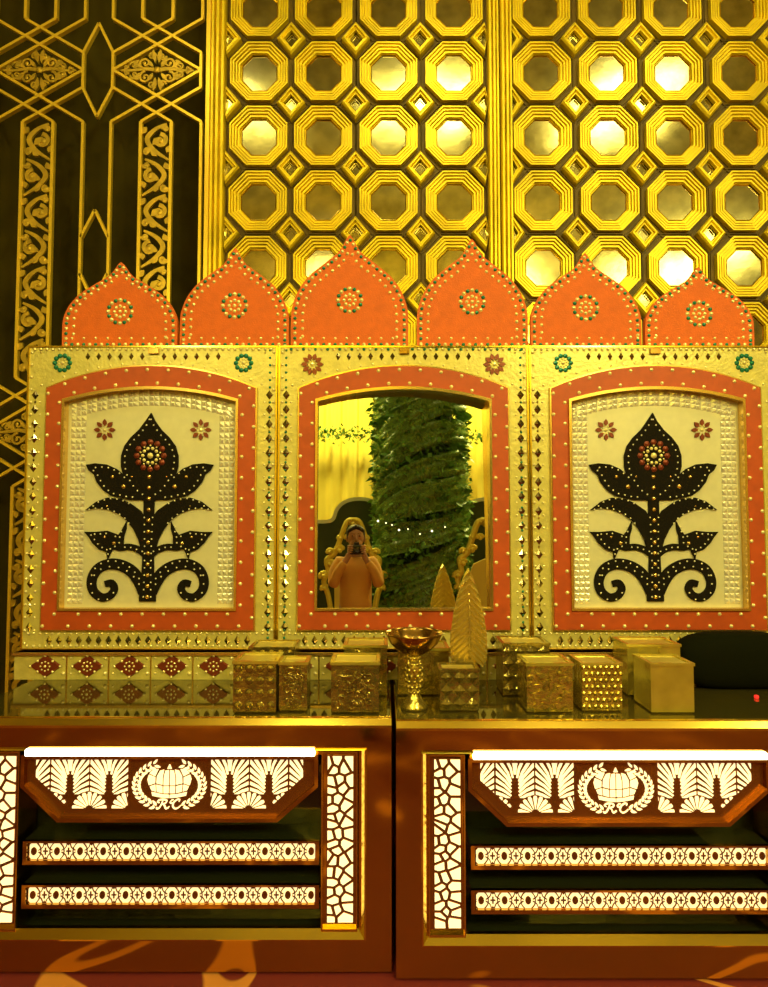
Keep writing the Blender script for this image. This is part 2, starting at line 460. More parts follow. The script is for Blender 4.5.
def dia_fil(cx, cz):
    mb = MB(); y0, y1 = YL-.006, YL+.006; a, b = 112*uX, 66*uZ
    for sx in (-1,1):
        mb.ribbon(spl([(cx, cz),(cx+sx*a*.3, cz+.01),(cx+sx*a*.62, cz),(cx+sx*a*.92, cz)],5), [.026-.001*i for i in range(16)], y0, y1)
        for sz in (-1,1):
            q = sx*sz
            scroll(mb, cx+sx*a*.30, cz+sz*b*.30, b*.26, PI/2*(1 if sz<0 else -1), 1.3, .015, y0-.0006, y1, q)
            scroll(mb, cx+sx*a*.13, cz+sz*b*.60, b*.17, 0, 1.2, .013, y0-.001, y1, -q)
            scroll(mb, cx+sx*a*.58, cz+sz*b*.20, b*.18, PI, 1.2, .013, y0-.0014, y1, q)
            scroll(mb, cx+sx*a*.78, cz+sz*b*.09, b*.11, 0, 1.0, .011, y0-.0018, y1, -q)
            leafshape(mb, cx+sx*.01, cz+sz*b*.3, b*.6, .035, sz*PI/2-sx*.15*sz, y0-.002, y1)
            leafshape(mb, cx+sx*a*.40, cz+sz*b*.1, b*.4, .03, (0 if sx>0 else PI)+q*.75, y0-.0024, y1)
            leafshape(mb, cx+sx*a*.10, cz+sz*b*.12, b*.4, .03, (0 if sx>0 else PI)+q*1.0, y0-.0026, y1)
            leafshape(mb, cx+sx*a*.45, cz+sz*b*.42, b*.3, .028, (0 if sx>0 else PI)-q*.6, y0-.003, y1)
    mb.bead(cx, y0-.003, cz, .022, .4)
    return mb
for cx in ctr[1:]:
    for zc in rowz: dia_fil(cx, zc).build('scrollwork_diamond', 'filigree_gold', lat)
    strip_fil(cx, zc2+150*uZ, zc1-150*uZ).build('scrollwork_strip', 'filigree_gold', lat)
    strip_fil(cx, .1, zc2-150*uZ).build('scrollwork_strip', 'filigree_gold', lat)

# ================================================================ SCREEN PANELS
YP = 2.72; kP = KP(500, YP)
def XS(px): return (px-384)*kP
def ZS(py): return ZP(py, YP)
PW = (656.5-150.6)/2*kP
ZB, ZTOP = ZS(650), ZS(346)
def arch(cx, hw, ztop, zspring, zbot, n=18):
    pts = [(cx-hw, zbot)]
    h = ztop-zspring; r = (hw*hw+h*h)/(2*h); a0 = math.asin(min(1, hw/r))
    for i in range(n+1):
        a = -a0+2*a0*i/n
        pts.append((cx+r*math.sin(a), ztop-r+r*math.cos(a)))
    pts.append((cx+hw, zbot)); return pts
def flower(root, x, z, r, n, petal, centre, y, parent_name='rosette', round_=False):
    mb = MB()
    for i in range(n):
        a = 2*PI*i/n
        if round_: mb.bead(x+r*.72*math.cos(a), y, z+r*.72*math.sin(a), r*.25, .8, 7)
        else:
            ca, sa = math.cos(a), math.sin(a)
            P = [(.35,0),(.6,.2),(.8,.16),(1,0),(.8,-.16),(.6,-.2)]
            mb.prism([(x+r*(u*ca-v*sa), z+r*(u*sa+v*ca)) for u, v in P], y-.006, y)
    o = mb.build(parent_name, petal, root)
    mc = MB()
    mc.bead(x, y-.002, z, r*.18, .9, 8)
    for i in range(8):
        a = 2*PI*i/8+.2; mc.bead(x+r*.36*math.cos(a), y-.001, z+r*.36*math.sin(a), r*.09, .9, 6)
    mc.build('rosette_centre', centre, o)
    return o
def screen_board(cx, root, mirror=False):
    hw = PW/2-.002
    # gold board with the arched opening left free
    outer = arch(cx, 96*kP, ZS(378), ZS(394), ZS(618))
    n = len(outer)
    sq = []
    for (x, z) in outer:
        if z <= ZS(618)+1e-6: sq.append((cx-hw if x < cx else cx+hw, ZB))
        else:
            t = (x-cx)/(96*kP); sq.append((cx+hw*max(-1,min(1,t)), ZTOP))
    mb = MB(); mb.band(sq, outer, YP, YP+.05)
    mb.build('board', 'board_gold', root)
    # bead edging of the board
    rim = MB()
    rim.band([(cx-hw,ZB),(cx+hw,ZB),(cx+hw,ZTOP),(cx-hw,ZTOP)], [(cx-hw+.008,ZB+.008),(cx+hw-.008,ZB+.008),(cx+hw-.008,ZTOP-.008),(cx-hw+.008,ZTOP-.008)], YP-.006, YP)
    rim.build('edge_trim', 'edge_gold', root)
    # red band
    o = arch(cx, 104.5*kP, ZS(367), ZS(389), ZS(629)); i = arch(cx, 88*kP, ZS(387.5), ZS(400), ZS(610))
    mb = MB(); mb.band(o, i, YP-.018, YP)
    fr = mb.build('red_frame', 'felt_red', root)
    lip = MB(); i2 = arch(cx, 85.5*kP, ZS(390.5), ZS(402.5), ZS(607.5)); lip.band(i, i2, YP-.028, YP+(.075 if mirror else .03))
    o2 = arch(cx, 106*kP, ZS(365.5), ZS(388), ZS(630.5)); lip.band(o2, o, YP-.014, YP)
    lip.build('gold_lip', 'trim_gold', fr)
    st = MB()
    def run(path, step, r, yy, mbx=None, closed=True, skip=0):
        p = resample(path+([path[0]] if closed else []), step)
        for q, (x, z) in enumerate(p[:-1] if closed else p): (mbx or st).bead(x, yy, z, r, .75)
    so = arch(cx, 103*kP, ZS(370.5), ZS(391), ZS(625.5)); si = arch(cx, 91.5*kP, ZS(384), ZS(397.5), ZS(613.5))
    run(so, 21*kP, .009, YP-.018); run(si, 21*kP, .009, YP-.018)
    build_each(st, 'stud', 'pearl', fr)
    # small studs and teal studs on the board
    sb = MB(); tb = MB()
    for s, col in ((-1, sb), (1, sb)):
        for k in range(24):
            z = ZTOP-.03-(ZTOP-ZB-.06)*k/23
            sb.bead(cx+s*(hw-.018), YP-.003, z, .0075, .8); sb.bead(cx+s*(110.5*kP+.012), YP, z if ZS(392) > z > ZS(632) else ZTOP-.03, .006, .8)
        for k in range(40):
            z = ZTOP-.02-(ZTOP-ZB-.04)*k/39
            if mirror or (s > 0) == (cx < 0): tb.bead(cx+s*(hw-.035), YP, z, .0065, .9)
            if s*1 == 0: pass
    for k in range(40):
        x = cx-hw+.03+(2*hw-.06)*k/39
        (tb if mirror and k % 2 else sb).bead(x, YP-.003, ZTOP-.016, .0075, .8)
        sb.bead(x, YP-.002, ZB+.018, .007, .8); sb.bead(x, YP, ZS(633.5), .0065, .8)
        t = (x-cx)/(108*kP)
        if abs(t) < 1:
            pass
    ao = arch(cx, 112*kP, ZS(362.5), ZS(385), ZS(640))
    for x, z in resample(ao[1:-1], 12*kP): sb.bead(x, YP, z, .0065, .8)
    build_stuff(sb, 'small_studs', 'pearl', root); build_each(tb, 'teal_stud', 'teal', root)
    MB().box(cx+.005-5*kP, cx+.005+5*kP, YP-.012, YP, ZS(354.5), ZS(348.5), .002).build('clasp', 'goblet_gold', root)
    # mirror inlays
    im = MB()
    def dm(x, z, a=.013, b=.022):
        im.add([(x+a,YP-.001,z),(x,YP-.001,z+b),(x-a,YP-.001,z),(x,YP-.001,z-b),(x,YP-.007,z)], [(0,1,4),(1,2,4),(2,3,4),(3,0,4)])
    for k in range(17):
        z = ZS(395+14.5*k)
        for s in (-1,1):
            dm(cx+s*118*kP, z, .016, .022)
            if k % 2 == 0: dm(cx+s*118*kP, ZS(395+14.5*k+7), .006, .008)
    for k in range(21): dm(cx+(-98+9.8*k)*kP, ZS(640.5), .014, .023)
    for k in range(13):
        if k != 6: dm(cx+(-66+11*k)*kP, ZS(356.5), .011, .018)
    build_each(im, 'mirror_inlay', 'inlay_mirror', root, smooth=False)
    return root
def plant(cx, root, py_off=0):
    # silhouette measured in 0.3776-px units about x=390, mirrored
    q = .3776*kP
    def T(p, s=1): return (cx-.010+s*(p[0]-390)*q, ZS(340+p[1]*.3776))
    y0, y1 = YP+.004, YP+.0138
    mb = MB()
    bud = [(392,192),(403,214),(420,237),(442,258),(458,280),(466,306),(466,335),(457,368),(440,395),(420,418),(392,432)]
    l1 = [(392,415),(430,385),(455,360),(478,341),(505,329),(535,326),(560,330),(552,345),(538,356),(530,376),(512,398),(492,412),(470,417),(440,424),(415,424),(392,426)]
    l2 = [(400,470),(412,452),(440,432),(465,420),(500,417),(530,428),(558,450),(530,445),(500,449),(472,460),(448,478),(430,502),(416,530),(408,560),(390,560),(390,470)]
    l3 = [(470,516),(462,506),(449,480),(449,500),(455,520),(456,540),(470,552),(485,556),(490,566),(497,582),(500,562),(520,555),(538,538),(548,522),(560,508),(530,508),(500,505)]
    stem = [(390,425),(404,425),(404,470),(408,500),(406,540),(405,580),(407,640),(412,680),(412,693),(390,693)]
    ds = 0
    for s in (1,-1):
        for shp in (l1, l2, l3, stem):
            ds += .00012; mb.prism([T(p, s) for p in shp], y0+ds, y1)
        arm = spl([(395,572),(415,556),(440,548),(465,550),(480,545)],4)
        mb.ribbon([T(p, s) for p in arm], [17*q]*len(arm), y0+.0015, y1)
        cur = spl([(398,668),(412,640),(432,614),(462,597),(495,594),(524,608),(538,636),(534,664),(513,682),(490,678),(478,660),(486,644),(503,647)],5)
        mb.ribbon([T(p, s) for p in cur], [ (34-18*i/len(cur))*q for i in range(len(cur))], y0+.0018, y1)
    left = [(2*390-p[0]+6, p[1]) for p in bud[::-1]]
    mb.prism([T(p) for p in bud]+[T((p[0]-6,p[1])) for p in left[1:-1]], y0-.0004, y1)
    pl = mb.build('plant_applique', 'felt_black', root)
    wb = MB(); gb = MB()
    def beads(path, step, r, s):
        for x, z in resample([T(p, s) for p in path], step*q): wb.bead(x, y0-.0002, z, r, .7, 5)
    inset = lambda pts, c, f=.88: [(c[0]+(p[0]-c[0])*f, c[1]+(p[1]-c[1])*f) for p in pts]
    for s in (1,-1):
        beads(inset(bud, (392,320),.86), 17, .0042, s); beads(inset(l1, (460,380),.82)[2:-1], 17, .0042, s)
        beads(inset(l2, (470,440),.9)[2:12], 17, .0042, s); beads(inset(l3, (495,532),.74), 15, .004, s)
        cur = spl([(412,640),(432,614),(462,597),(495,594),(524,608),(538,636),(534,664),(513,682),(490,678),(478,660),(486,644)],5)
        beads([(a-0, b-8) for a, b in cur[:28]], 20, .0042, s); beads([(a+0, b+7) for a, b in cur], 24, .0042, s)
        beads([(401,470),(399,540),(398,600),(400,690)], 19, .004, s)
        beads([(405,560),(440,548),(465,550)], 16, .004, s)
        for p, r in (((458,388),.011),((488,362),.008),((436,362),.005),((500,440),.004),((480,538),.009),((505,522),.006)):
            x, z = T(p, s); gb.bead(x, y0, z, r, .7, 8)
        # side of bud
    for i in range(12):
        x, z = T((390, 362+29*i)); gb.bead(x, y0-.0004, z, .010, .7, 8)
    build_stuff(wb, 'white_beads', 'white_pearl', pl); build_each(gb, 'gold_bead', 'trim_gold', pl)
    x, z = T((392,306))
    pm = MB()
    for i in range(12):
        a = 2*PI*i/12; pm.bead(x+.062*math.cos(a), y0-.0004, z+.062*math.sin(a), .0145, .5, 6)
    med = pm.build('medallion', 'petal_red', pl, smooth=True)
    gm = MB()
    gm.bead(x, y0-.001, z, .014, .8, 8)
    for i in range(10):
        a = 2*PI*i/10; gm.bead(x+.034*math.cos(a), y0-.001, z+.034*math.sin(a), .0085, .8, 6)
        a += .3; gm.bead(x+.047*math.cos(a), y0-.001, z+.047*math.sin(a), .0045, .8, 6)
    gm.build('medallion_beads', 'pearl', med, smooth=True)
def decorated(cx, root):
    screen_board(cx, root)
    bd = arch(cx, 87*kP, ZS(388), ZS(401), ZS(609))
    mb = MB(); mb.prism(bd, YP+.014, YP+.045); pn = mb.build('cream_panel', 'cream_board', root)
    # crimped mirror lace along left, top and right
    lc = MB()
    def pyr(x, z, a, b, s=1):
        h = .007
        lc.add([(x-a,YP+.013,z-b),(x+a,YP+.013,z-b),(x+a,YP+.013,z+b),(x-a,YP+.013,z+b),(x+a*s*.6,YP+.013-h,z+b*.3)], [(0,1,4),(1,2,4),(2,3,4),(3,0,4)])
    for s in (-1,1):
        for c in range(3):
            for k in range(34):
                z = ZS(412+5.75*k)
                pyr(cx+s*(80-5.2*c)*kP, z, 2.4*kP, 2.6*kP, s*(1 if k % 2 else -1))
    top = arch(cx, 80*kP, ZS(393), ZS(405), ZS(606))[1:-1]
    for c in range(3):
        tp = [(x*(1)+0, z-c*5.0*kP) for x, z in top]
        for j, (x, z) in enumerate(resample(tp, 5.3*kP)): pyr(x, z, 2.4*kP, 2.3*kP, 1 if j % 2 else -1)
    lc.build('mirror_lace', 'lace', pn)['kind'] = 'stuff'
    plant(cx, pn)
    for s in (-1,1):
        flower(pn, cx+s*48.5*kP, ZS(429.5), .05, 8, 'petal_red', 'pearl', YP+.0135)
        flower(root, cx+s*91.5*kP, ZS(363), .048, 10, 'teal', 'pearl', YP, round_=True)

cL = XS(150.6); PW = (XS(656.5)-XS(150.6))/2
pl_ = thing('screen_panel', 'cream and gold screen panel with black plant motif, left of the mirror', 'screen', (cL, YP, ZB))
decorated(cL, pl_)
pr_ = copy_tree(pl_); pr_.location.x = cL+2*PW; pr_['label'] = 'cream and gold screen panel with black plant motif, right of the mirror'
cM = cL+PW
pm_ = thing('mirror_panel', 'gold screen panel with red arched frame around a mirror showing the photographer', 'mirror', (cM, YP, ZB))
screen_board(cM, pm_, True)
AM = math.atan(27/600.0)
M0 = Vector((cM, YP+.018, ZS(500))); MN = Vector((-.045, 1, -.0473)).normalized()
gl = MB(); ar = arch(cM, 87*kP, ZS(388), ZS(401), ZS(609))
gy = lambda x, z: M0.y-((x-M0.x)*MN.x+(z-M0.z)*MN.z)/MN.y
gl.add([(x, gy(x, z), z) for x, z in ar]+[(x, gy(x, z)+.006, z) for x, z in ar], [tuple(range(len(ar))), tuple(range(2*len(ar)-1, len(ar)-1, -1))]+[(i,(i+1)%len(ar),len(ar)+(i+1)%len(ar),len(ar)+i) for i in range(len(ar))])
gl.build('mirror_glass', 'big_mirror', pm_)
bk = MB(); bk.prism(ar, YP+.078, YP+.085); bk.build('backing_board', 'leg_dark', pm_)
for s in (-1,1): flower(pm_, cM+s*92*kP, ZS(364.5), .052, 10, 'petal_red', 'pearl', YP)

# ---- crests
def crest(px0, px1, tipx, tipy, label):
    y = YP+.045
    f = lambda px: (px-384)*KP(320, y)
    b = ZTOP+.001; x0, x1 = f(px0), f(px1); cx = (x0+x1)/2; hw = (x1-x0)/2-.004; h = ZP(tipy, y)-b
    root = thing('arched_crest', label, 'crest', (cx, y, b), 'orange arched crests along the top of the screen')
    half = [(1,0),(1,.27),(.97,.38),(.88,.50),(.72,.62),(.52,.71),(.36,.775),(.22,.83),(.12,.90),(.05,.97),(0,1.0)]
    sp = spl(half, 3)
    out = [(cx+hw*u, b+h*v) for u, v in sp]+[(cx-hw*u, b+h*v) for u, v in sp[::-1][1:]]
    MB().prism(out, y-.012, y+.012).build('board', 'felt_orange', root)
    rimp = [(cx+hw*u, b+h*v) for u, v in spl(half, 3)]+[(cx-hw*u, b+h*v) for u, v in spl(half, 3)[::-1][1:]]
    ct = (cx, b+h*.38)
    def ins(f_): return [(ct[0]+(p[0]-ct[0])*f_, ct[1]+(p[1]-ct[1])*f_) for p in rimp]
    g = MB(); t = MB()
    for k, (x, z) in enumerate(resample(ins(.93), 5.2*kP)):
        if z < b+.012: continue
        (t if k % 2 else g).bead(x, y-.012, z, .0088, .8)
    a2 = [(ct[0]+(p[0]-ct[0])*.80, b+.05+(p[1]-b)*.76) for p in rimp]
    for k, (x, z) in enumerate(resample(a2, 8*kP)): g.bead(x, y-.012, z, .0082, .8)
    nn = int(2*hw/(6*kP))
    for k in range(nn):
        x = cx-hw*.93+2*hw*.93*k/(nn-1)
        g.bead(x, y-.012, b+.045, .0068, .8) if k % 2 else None
        (t if k % 2 else g).bead(x, y-.012, b+.016, .0088, .8)
    build_each(g, 'gold_bead', 'pearl', root); build_each(t, 'teal_bead', 'teal', root)
    fx, fz = cx, b+h*(.42)
    rp = MB(); rg = MB()
    for i in range(16):
        a = 2*PI*i/16; (rp if i % 2 else rg).bead(fx+.055*math.cos(a), y-.012, fz+.055*math.sin(a), .010, .8, 7)
    for i in range(8):
        a = 2*PI*i/8; rg.bead(fx+.026*math.cos(a), y-.012, fz+.026*math.sin(a), .0085, .8, 7)
    rg.bead(fx, y-.012, fz, .009, .9, 7)
    ro = rg.build('rosette', 'pearl', root, smooth=True); build_each(rp, 'rosette_petal', 'teal', ro)
for a in ((63,179,121,263,'leftmost orange arched crest, beaded, against the black curtain'),
          (180,290,235,249,'second orange beaded crest from the left, beside the curtain edge'),
          (290.5,409,350,236,'third orange beaded crest from the left, tallest, above the mirror'),
          (416,528,470,240,'fourth orange beaded crest from the left, above right half of mirror'),
          (529,641,582,254,'fifth orange beaded crest from the left, above the right cream panel'),
          (643,753,696,268,'rightmost orange beaded crest, lowest one, at the right end')):
    crest(*a)

# ================================================================ PLINTH
ZC = ZP(722, 2.19)
ZT = ZC+.0
YF = 2.68
pb = thing('display_plinth', 'low gold plinth with red diamond tiles under the tall screen', 'plinth', (0, YF, ZT+.022))
zp0, zp1 = ZT+.022, ZB-.002
px0, px1 = XS(24), XS(790)
MB().box(px0, px1, YF, YF+.30, zp0, zp1).build('body', 'board_gold', pb)
MB().box(px0-.005, px1+.005, YF-.012, YF+.30, zp1-.012, zp1).build('top_trim', 'trim_gold', pb)
pitch = 42*KP(665, YF); nT = int((px1-px0)/pitch)
zm = (zp0+zp1)/2; hz = (zp1-zp0)/2
sep = MB(); sts = MB()
for k in range(nT):
    x = XP(46, 665, YF)+pitch*k
    if x+pitch/2 > px1: break
    a = .072; b = min(.075, hz*.85)
    o = MB()
    o.add([(x+a,YF-.001,zm),(x,YF-.001,zm+b),(x-a,YF-.001,zm),(x,YF-.001,zm-b),(x+a*.9,YF-.008,zm),(x,YF-.008,zm+b*.9),(x-a*.9,YF-.008,zm),(x,YF-.008,zm-b*.9)], [(4,5,6,7),(0,1,5,4),(1,2,6,5),(2,3,7,6),(3,0,4,7)])
    t = o.build('diamond_tile', 'petal_red', pb)
    bd = MB()
    for u, v in ((1,0),(-1,0),(0,1),(0,-1),(0,0),(.5,.5),(-.5,.5),(.5,-.5),(-.5,-.5)): bd.bead(x+u*a*.92, YF-.008, zm+v*b*.92, .0065, .8)
    for u in range(8):
        an = u*PI/4; bd.bead(x+.02*math.cos(an), YF-.008, zm+.02*math.sin(an), .0045, .8)
    bd.build('tile_beads', 'pearl', t, smooth=True)
    sep.box(x+pitch/2-.003, x+pitch/2+.003, YF-.004, YF, zp0, zp1-.012)
    for v in (-.55,.6): sts.bead(x+pitch/2-.016, YF, zm+v*hz, .0095, .8); sts.bead(x+pitch/2+.018, YF, zm+v*hz, .006, .8)
build_each(sep, 'tile_joint', 'trim_gold', pb, smooth=False); build_each(sts, 'stud', 'pearl', pb)

# ================================================================ BAR CABINETS
YC = 2.19; kC = KP(850, YC)
def XC(px): return (px-384)*kC
def ZCp(py): return ZP(py, YC)
cxp = 169.5
X0, X1 = XC(-52), XC(391.5)
cab = thing('bar_cabinet', 'mirrored copper bar cabinet with lit crown panel, on the left', 'cabinet', ((X0+X1)/2, YC, 0), 'lit bar cabinets')
DEP = .86
fz0, fz1 = ZCp(972), ZCp(727)
ix0, ix1 = XC(-26), XC(365); iz0, iz1 = ZCp(938), ZCp(749)
o = [(X0,fz0),(X1,fz0),(X1,fz1),(X0,fz1)]; i = [(ix0,iz0),(ix1,iz0),(ix1,iz1),(ix0,iz1)]
MB().band(o, i, YC, YC+.03).build('front_frame', 'rose_metal', cab)
body = MB()
body.box(X0, X0+.02, YC+.03, YC+DEP, fz0, fz1); body.box(X1-.02, X1, YC+.03, YC+DEP, fz0, fz1); body.box(X0, X1, YC+DEP-.02, YC+DEP, fz0, fz1)
body.box(X0, X1, YC+.03, YC+DEP, fz0, fz0+.02)
body.build('body', 'rose_metal', cab)
MB().box(X0+.02, X1-.02, YC+.03, YC+DEP-.05, 0, fz0).build('base', 'leg_dark', cab)
gt = MB(); rc4 = lambda e, y: [(ix0+e,y,iz0+e),(ix1-e,y,iz0+e),(ix1-e,y,iz1-e*.6),(ix0+e,y,iz1-e*.6)]
gt.rings([rc4(-.006,YC-.0005), rc4(-.004,YC-.010), rc4(.002,YC-.012), rc4(.024,YC+.014), rc4(.024,YC+.03)])
gt.build('gold_trim', 'edge_gold', cab)
rec = MB()
rec.box(ix0, ix1, YC+.13, YC+.14, iz0, iz1)
rec.box(ix0-.004, ix0, YC+.03, YC+.14, iz0, iz1); rec.box(ix1, ix1+.004, YC+.03, YC+.14, iz0, iz1)
rec.box(ix0, ix1, YC+.03, YC+.14, iz0-.004, iz0); rec.box(ix0, ix1, YC+.03, YC+.14, iz1, iz1+.004)
rec.build('recess', 'dark_glass', cab)
# worktop of mirror glass
wt = MB().box(X0, X1, YC-.012, YC+DEP, fz1, ZT+.010); 
wt.build('worktop_core', 'edge_gold', cab)
MB().box(X0+.004, X1-.004, YC-.006, YC+DEP-.004, ZT+.010, ZT+.021, .002).build('worktop_glass', 'top_glass', cab)
ns = MB(); prof = [(YC-.004,ZT+.0222),(YC-.016,ZT+.018),(YC-.030,ZT-.002),(YC-.030,ZT-.010),(YC-.0125,ZT-.010),(YC-.0125,ZT+.0205),(YC-.004,ZT+.0212)]; N_ = len(prof)
ns.add([(X0,y,z) for y,z in prof]+[(X1,y,z) for y,z in prof], [(i,(i+1)%N_,N_+(i+1)%N_,N_+i) for i in range(N_)]+[tuple(range(N_)), tuple(range(2*N_-1,N_-1,-1))])
ns.build('front_nosing', 'edge_gold', cab)
# light tube
tz = ZCp(751.5)
yq = YC+.012
lt = MB(); lt.box((27-384)*KP(751,YC), (315-384)*KP(751,YC), YC-.014, YC+.012, ZCp(755.2), ZCp(748), .003)
lt.build('light_tube', 'tube_light', cab)
MB().box(XC(22), XC(cxp*2-18), YC+.03, YC+.05, ZCp(758), ZCp(746)).build('tube_holder', 'edge_gold', cab)
# apron
ya = YC+.014
ap = [((q-384)*KP(785, YC+.014), ZP(w_, YC+.014)) for q, w_ in ((27,757),(cxp*2-24,757),(cxp*2-24,783),(cxp*2-62,816),(62,816),(27,783))]
apr = MB().prism(ap, ya, ya+.02).build('apron', 'plate_bronze', cab)
def inset_poly(p, d):
    cx_ = sum(a[0] for a in p)/len(p); cz_ = sum(a[1] for a in p)/len(p)
    n = len(p); outp = []
    for k in range(n):
        a, b, c = Vector(p[k-1]), Vector(p[k]), Vector(p[(k+1)%n])
        d1, d2 = (b-a).normalized(), (c-b).normalized()
        n1 = Vector((-d1.y, d1.x)); n2 = Vector((-d2.y, d2.x))
        if n1.dot(Vector((cx_,cz_))-b) < 0: n1, n2 = -n1, -n2
        m_ = (n1+n2).normalized(); outp.append(tuple(b+m_*d/max(.3, m_.dot(n1))))
    return outp
MB().band(inset_poly(ap, -.013), ap, ya-.02, ya+.02).build('apron_rim', 'trim_gold' if 0 else 'rose_metal', apr)
# lit fan pattern : u = px*? measured in zoom units 0.3008 px from (0,690)
def XA(px): return (px-384)*KP(785, ya)
def ZF(p): return (XA(p[0]*.3008), ZP(690+p[1]*.3008, ya))
yl = ya-.003
def fans(mirror_x=None):
    mb = MB()
    T = (lambda p: ZF(p)) if mirror_x is None else (lambda p: ZF((2*mirror_x-p[0], p[1])))
    reg = [(120,232),(425,232),(425,392),(232,392),(120,288)]
    def put(poly):
        poly = clip_convex(poly, reg)
        if len(poly) >= 3 and area(poly) > 8: mb.prism([T(p) for p in poly], yl, ya)
    for c in (102, 233, 363, ):
        cell = [(c-62,232),(c+62,232),(c+62,345),(c-62,345)]
        N = 8
        for s in (-1,1):
            for k in range(N):
                # start on the slot outline, sweep upward and outward
                t = k/(N-1)
                sx = c+s*(13 if k < N-2 else 13-6*(k-N+3)); sz = 350-82*t
                a = math.radians(28+58*t) if k < N-1 else math.radians(86)
                a2 = math.radians(24+56*t)
                w = 4.7
                p0 = Vector((sx, sz)); d = Vector((s*math.cos(a), -math.sin(a))); nrm = Vector((-d.y, d.x))
                p1 = p0+d*30; d2 = Vector((s*math.cos(a2-.12), -math.sin(a2-.12))); p2 = p1+d2*120; n2 = Vector((-d2.y, d2.x))
                for A, B, n1, n3, w1, w2 in ((p0,p1,nrm,n2,w*.65,w*.85),(p1,p2,n2,n2,w*.85,w*1.55)):
                    poly = [tuple(A+n1*w1), tuple(B+n3*w2), tuple(B-n3*w2), tuple(A-n1*w1)]
                    poly = clip_convex(poly, cell)
                    if len(poly) >= 3: put(poly)
    for b in (168, 299, 430):
        for k in range(9):
            a = math.radians(8+20.5*k); da = math.radians(7.2)
            poly = [(b+math.cos(a+u*da)*r, 396-math.sin(a+u*da)*r) for u, r in ((-.4,14),(-1,50),(-.6,57),(.6,57),(1,50),(.4,14))]
            poly = clip_convex(poly, [(b-63,200),(b+63,200),(b+63,392),(b-63,392)])
            if len(poly) >= 3: put(poly)
    return mb
fans().build('lit_fan_pattern', 'light_acrylic', apr)
fans(cxp/.3008).build('lit_fan_pattern', 'light_acrylic', apr)
# crown, in px about (cxp, y)
def CP(u, v): return (XA(cxp+u), ZP(v, ya))
cr = MB()
def cp(pts, m=True):
    cr.prism([CP(*p) for p in pts], yl, ya)
    if m: cr.prism([CP(-p[0],p[1]) for p in pts], yl, ya)
cp([(.6,770),(4.2,770.5),(5.6,777),(5.8,785),(.6,785)]); cp([(.6,786.2),(5.8,786.2),(5.6,793),(.6,793)])
cp([(5.4,769.5),(9.5,770.5),(12.5,776),(13,783),(6.9,784.5),(6.8,777)]); cp([(7,786),(13,784.6),(12.4,791.5),(6.8,792.8)])
cp([(11,769),(16,769),(20,773),(14.2,776)]); cp([(14.2,777.2),(20.6,774.5),(22,779),(20.4,785),(14.3,783)]); cp([(14.1,784.4),(19.5,786.2),(17.8,790),(13.5,791.3)])
cp([(-2.2,768.5),(-.4,764.2),(.4,764.2),(2.2,768.5)], False)
cp([(.5,794.6),(8,794),(17.6,791.8),(16.8,795.4),(8,797.2),(.5,797.8)])
cr.build('lit_crown', 'light_acrylic', apr)
for s in (-1,1):
    wr = MB()
    for k in range(13):
        a = math.radians(-62+128*k/12)
        rx, rz = 33, 23
        px_, pz_ = s*rx*math.cos(a), 785-rz*math.sin(a)*-1 if False else 785-rz*math.sin(a)
        ta = math.atan2(-rz*math.cos(a), -s*rx*math.sin(a))
        for q, (da, off) in enumerate(((.55, 2.5), (-.55, -2.5))):
            ang = ta+da*s
            ox, oz = math.cos(a)*s*off, -math.sin(a)*off
            L, W = 3.6, 1.35
            bx, bz = px_+ox, pz_+oz
            ca, sa = math.cos(ang), math.sin(ang)
            wr.prism([CP(bx+L*u*ca-W*v*sa, bz+L*u*sa+W*v*ca) for u, v in ((-.8,0),(-.3,.9),(.4,.8),(1,0),(.4,-.8),(-.3,-.9))], yl, ya)
        if k < 12: wr.bead(*(lambda c: (c[0], yl+.001, c[1]))(CP(px_, pz_)), .0034, .3, 5)
    wr.build('lit_wreath', 'light_acrylic', apr)
# script letters R and C
lt2 = MB()
def stroke(pts, w=1.15):
    P = spl(pts, 5); n = len(P); lt2.ribbon([CP(*p) for p in P], [w*kC*(.7+.6*math.sin(PI*i/(n-1))) for i in range(n)], yl-.0004, ya)
stroke([(-9.5,802.5),(-11.5,801.5),(-9.5,799.6),(-5,799.3),(-2.4,800.4),(-3.5,802.8),(-7,803.6)])
stroke([(-6.2,799.8),(-7.4,803.5),(-9.8,807.6),(-12.2,808.4),(-12.4,806.8)])
stroke([(-6.8,803.5),(-4.6,805.2),(-3.2,808.2),(-1.0,807.6),(.3,806.2)])
stroke([(9.8,801.4),(10.6,799.6),(8.4,799.2),(4.8,802),(3.8,806),(6.2,808.4),(9.6,807.2),(11.8,805)])
stroke([(4.6,799.6),(2.8,799.8),(1.2,802),(2.6,803),(4.6,801.8)], .9)
lt2.build('lit_lettering', 'light_acrylic', apr)
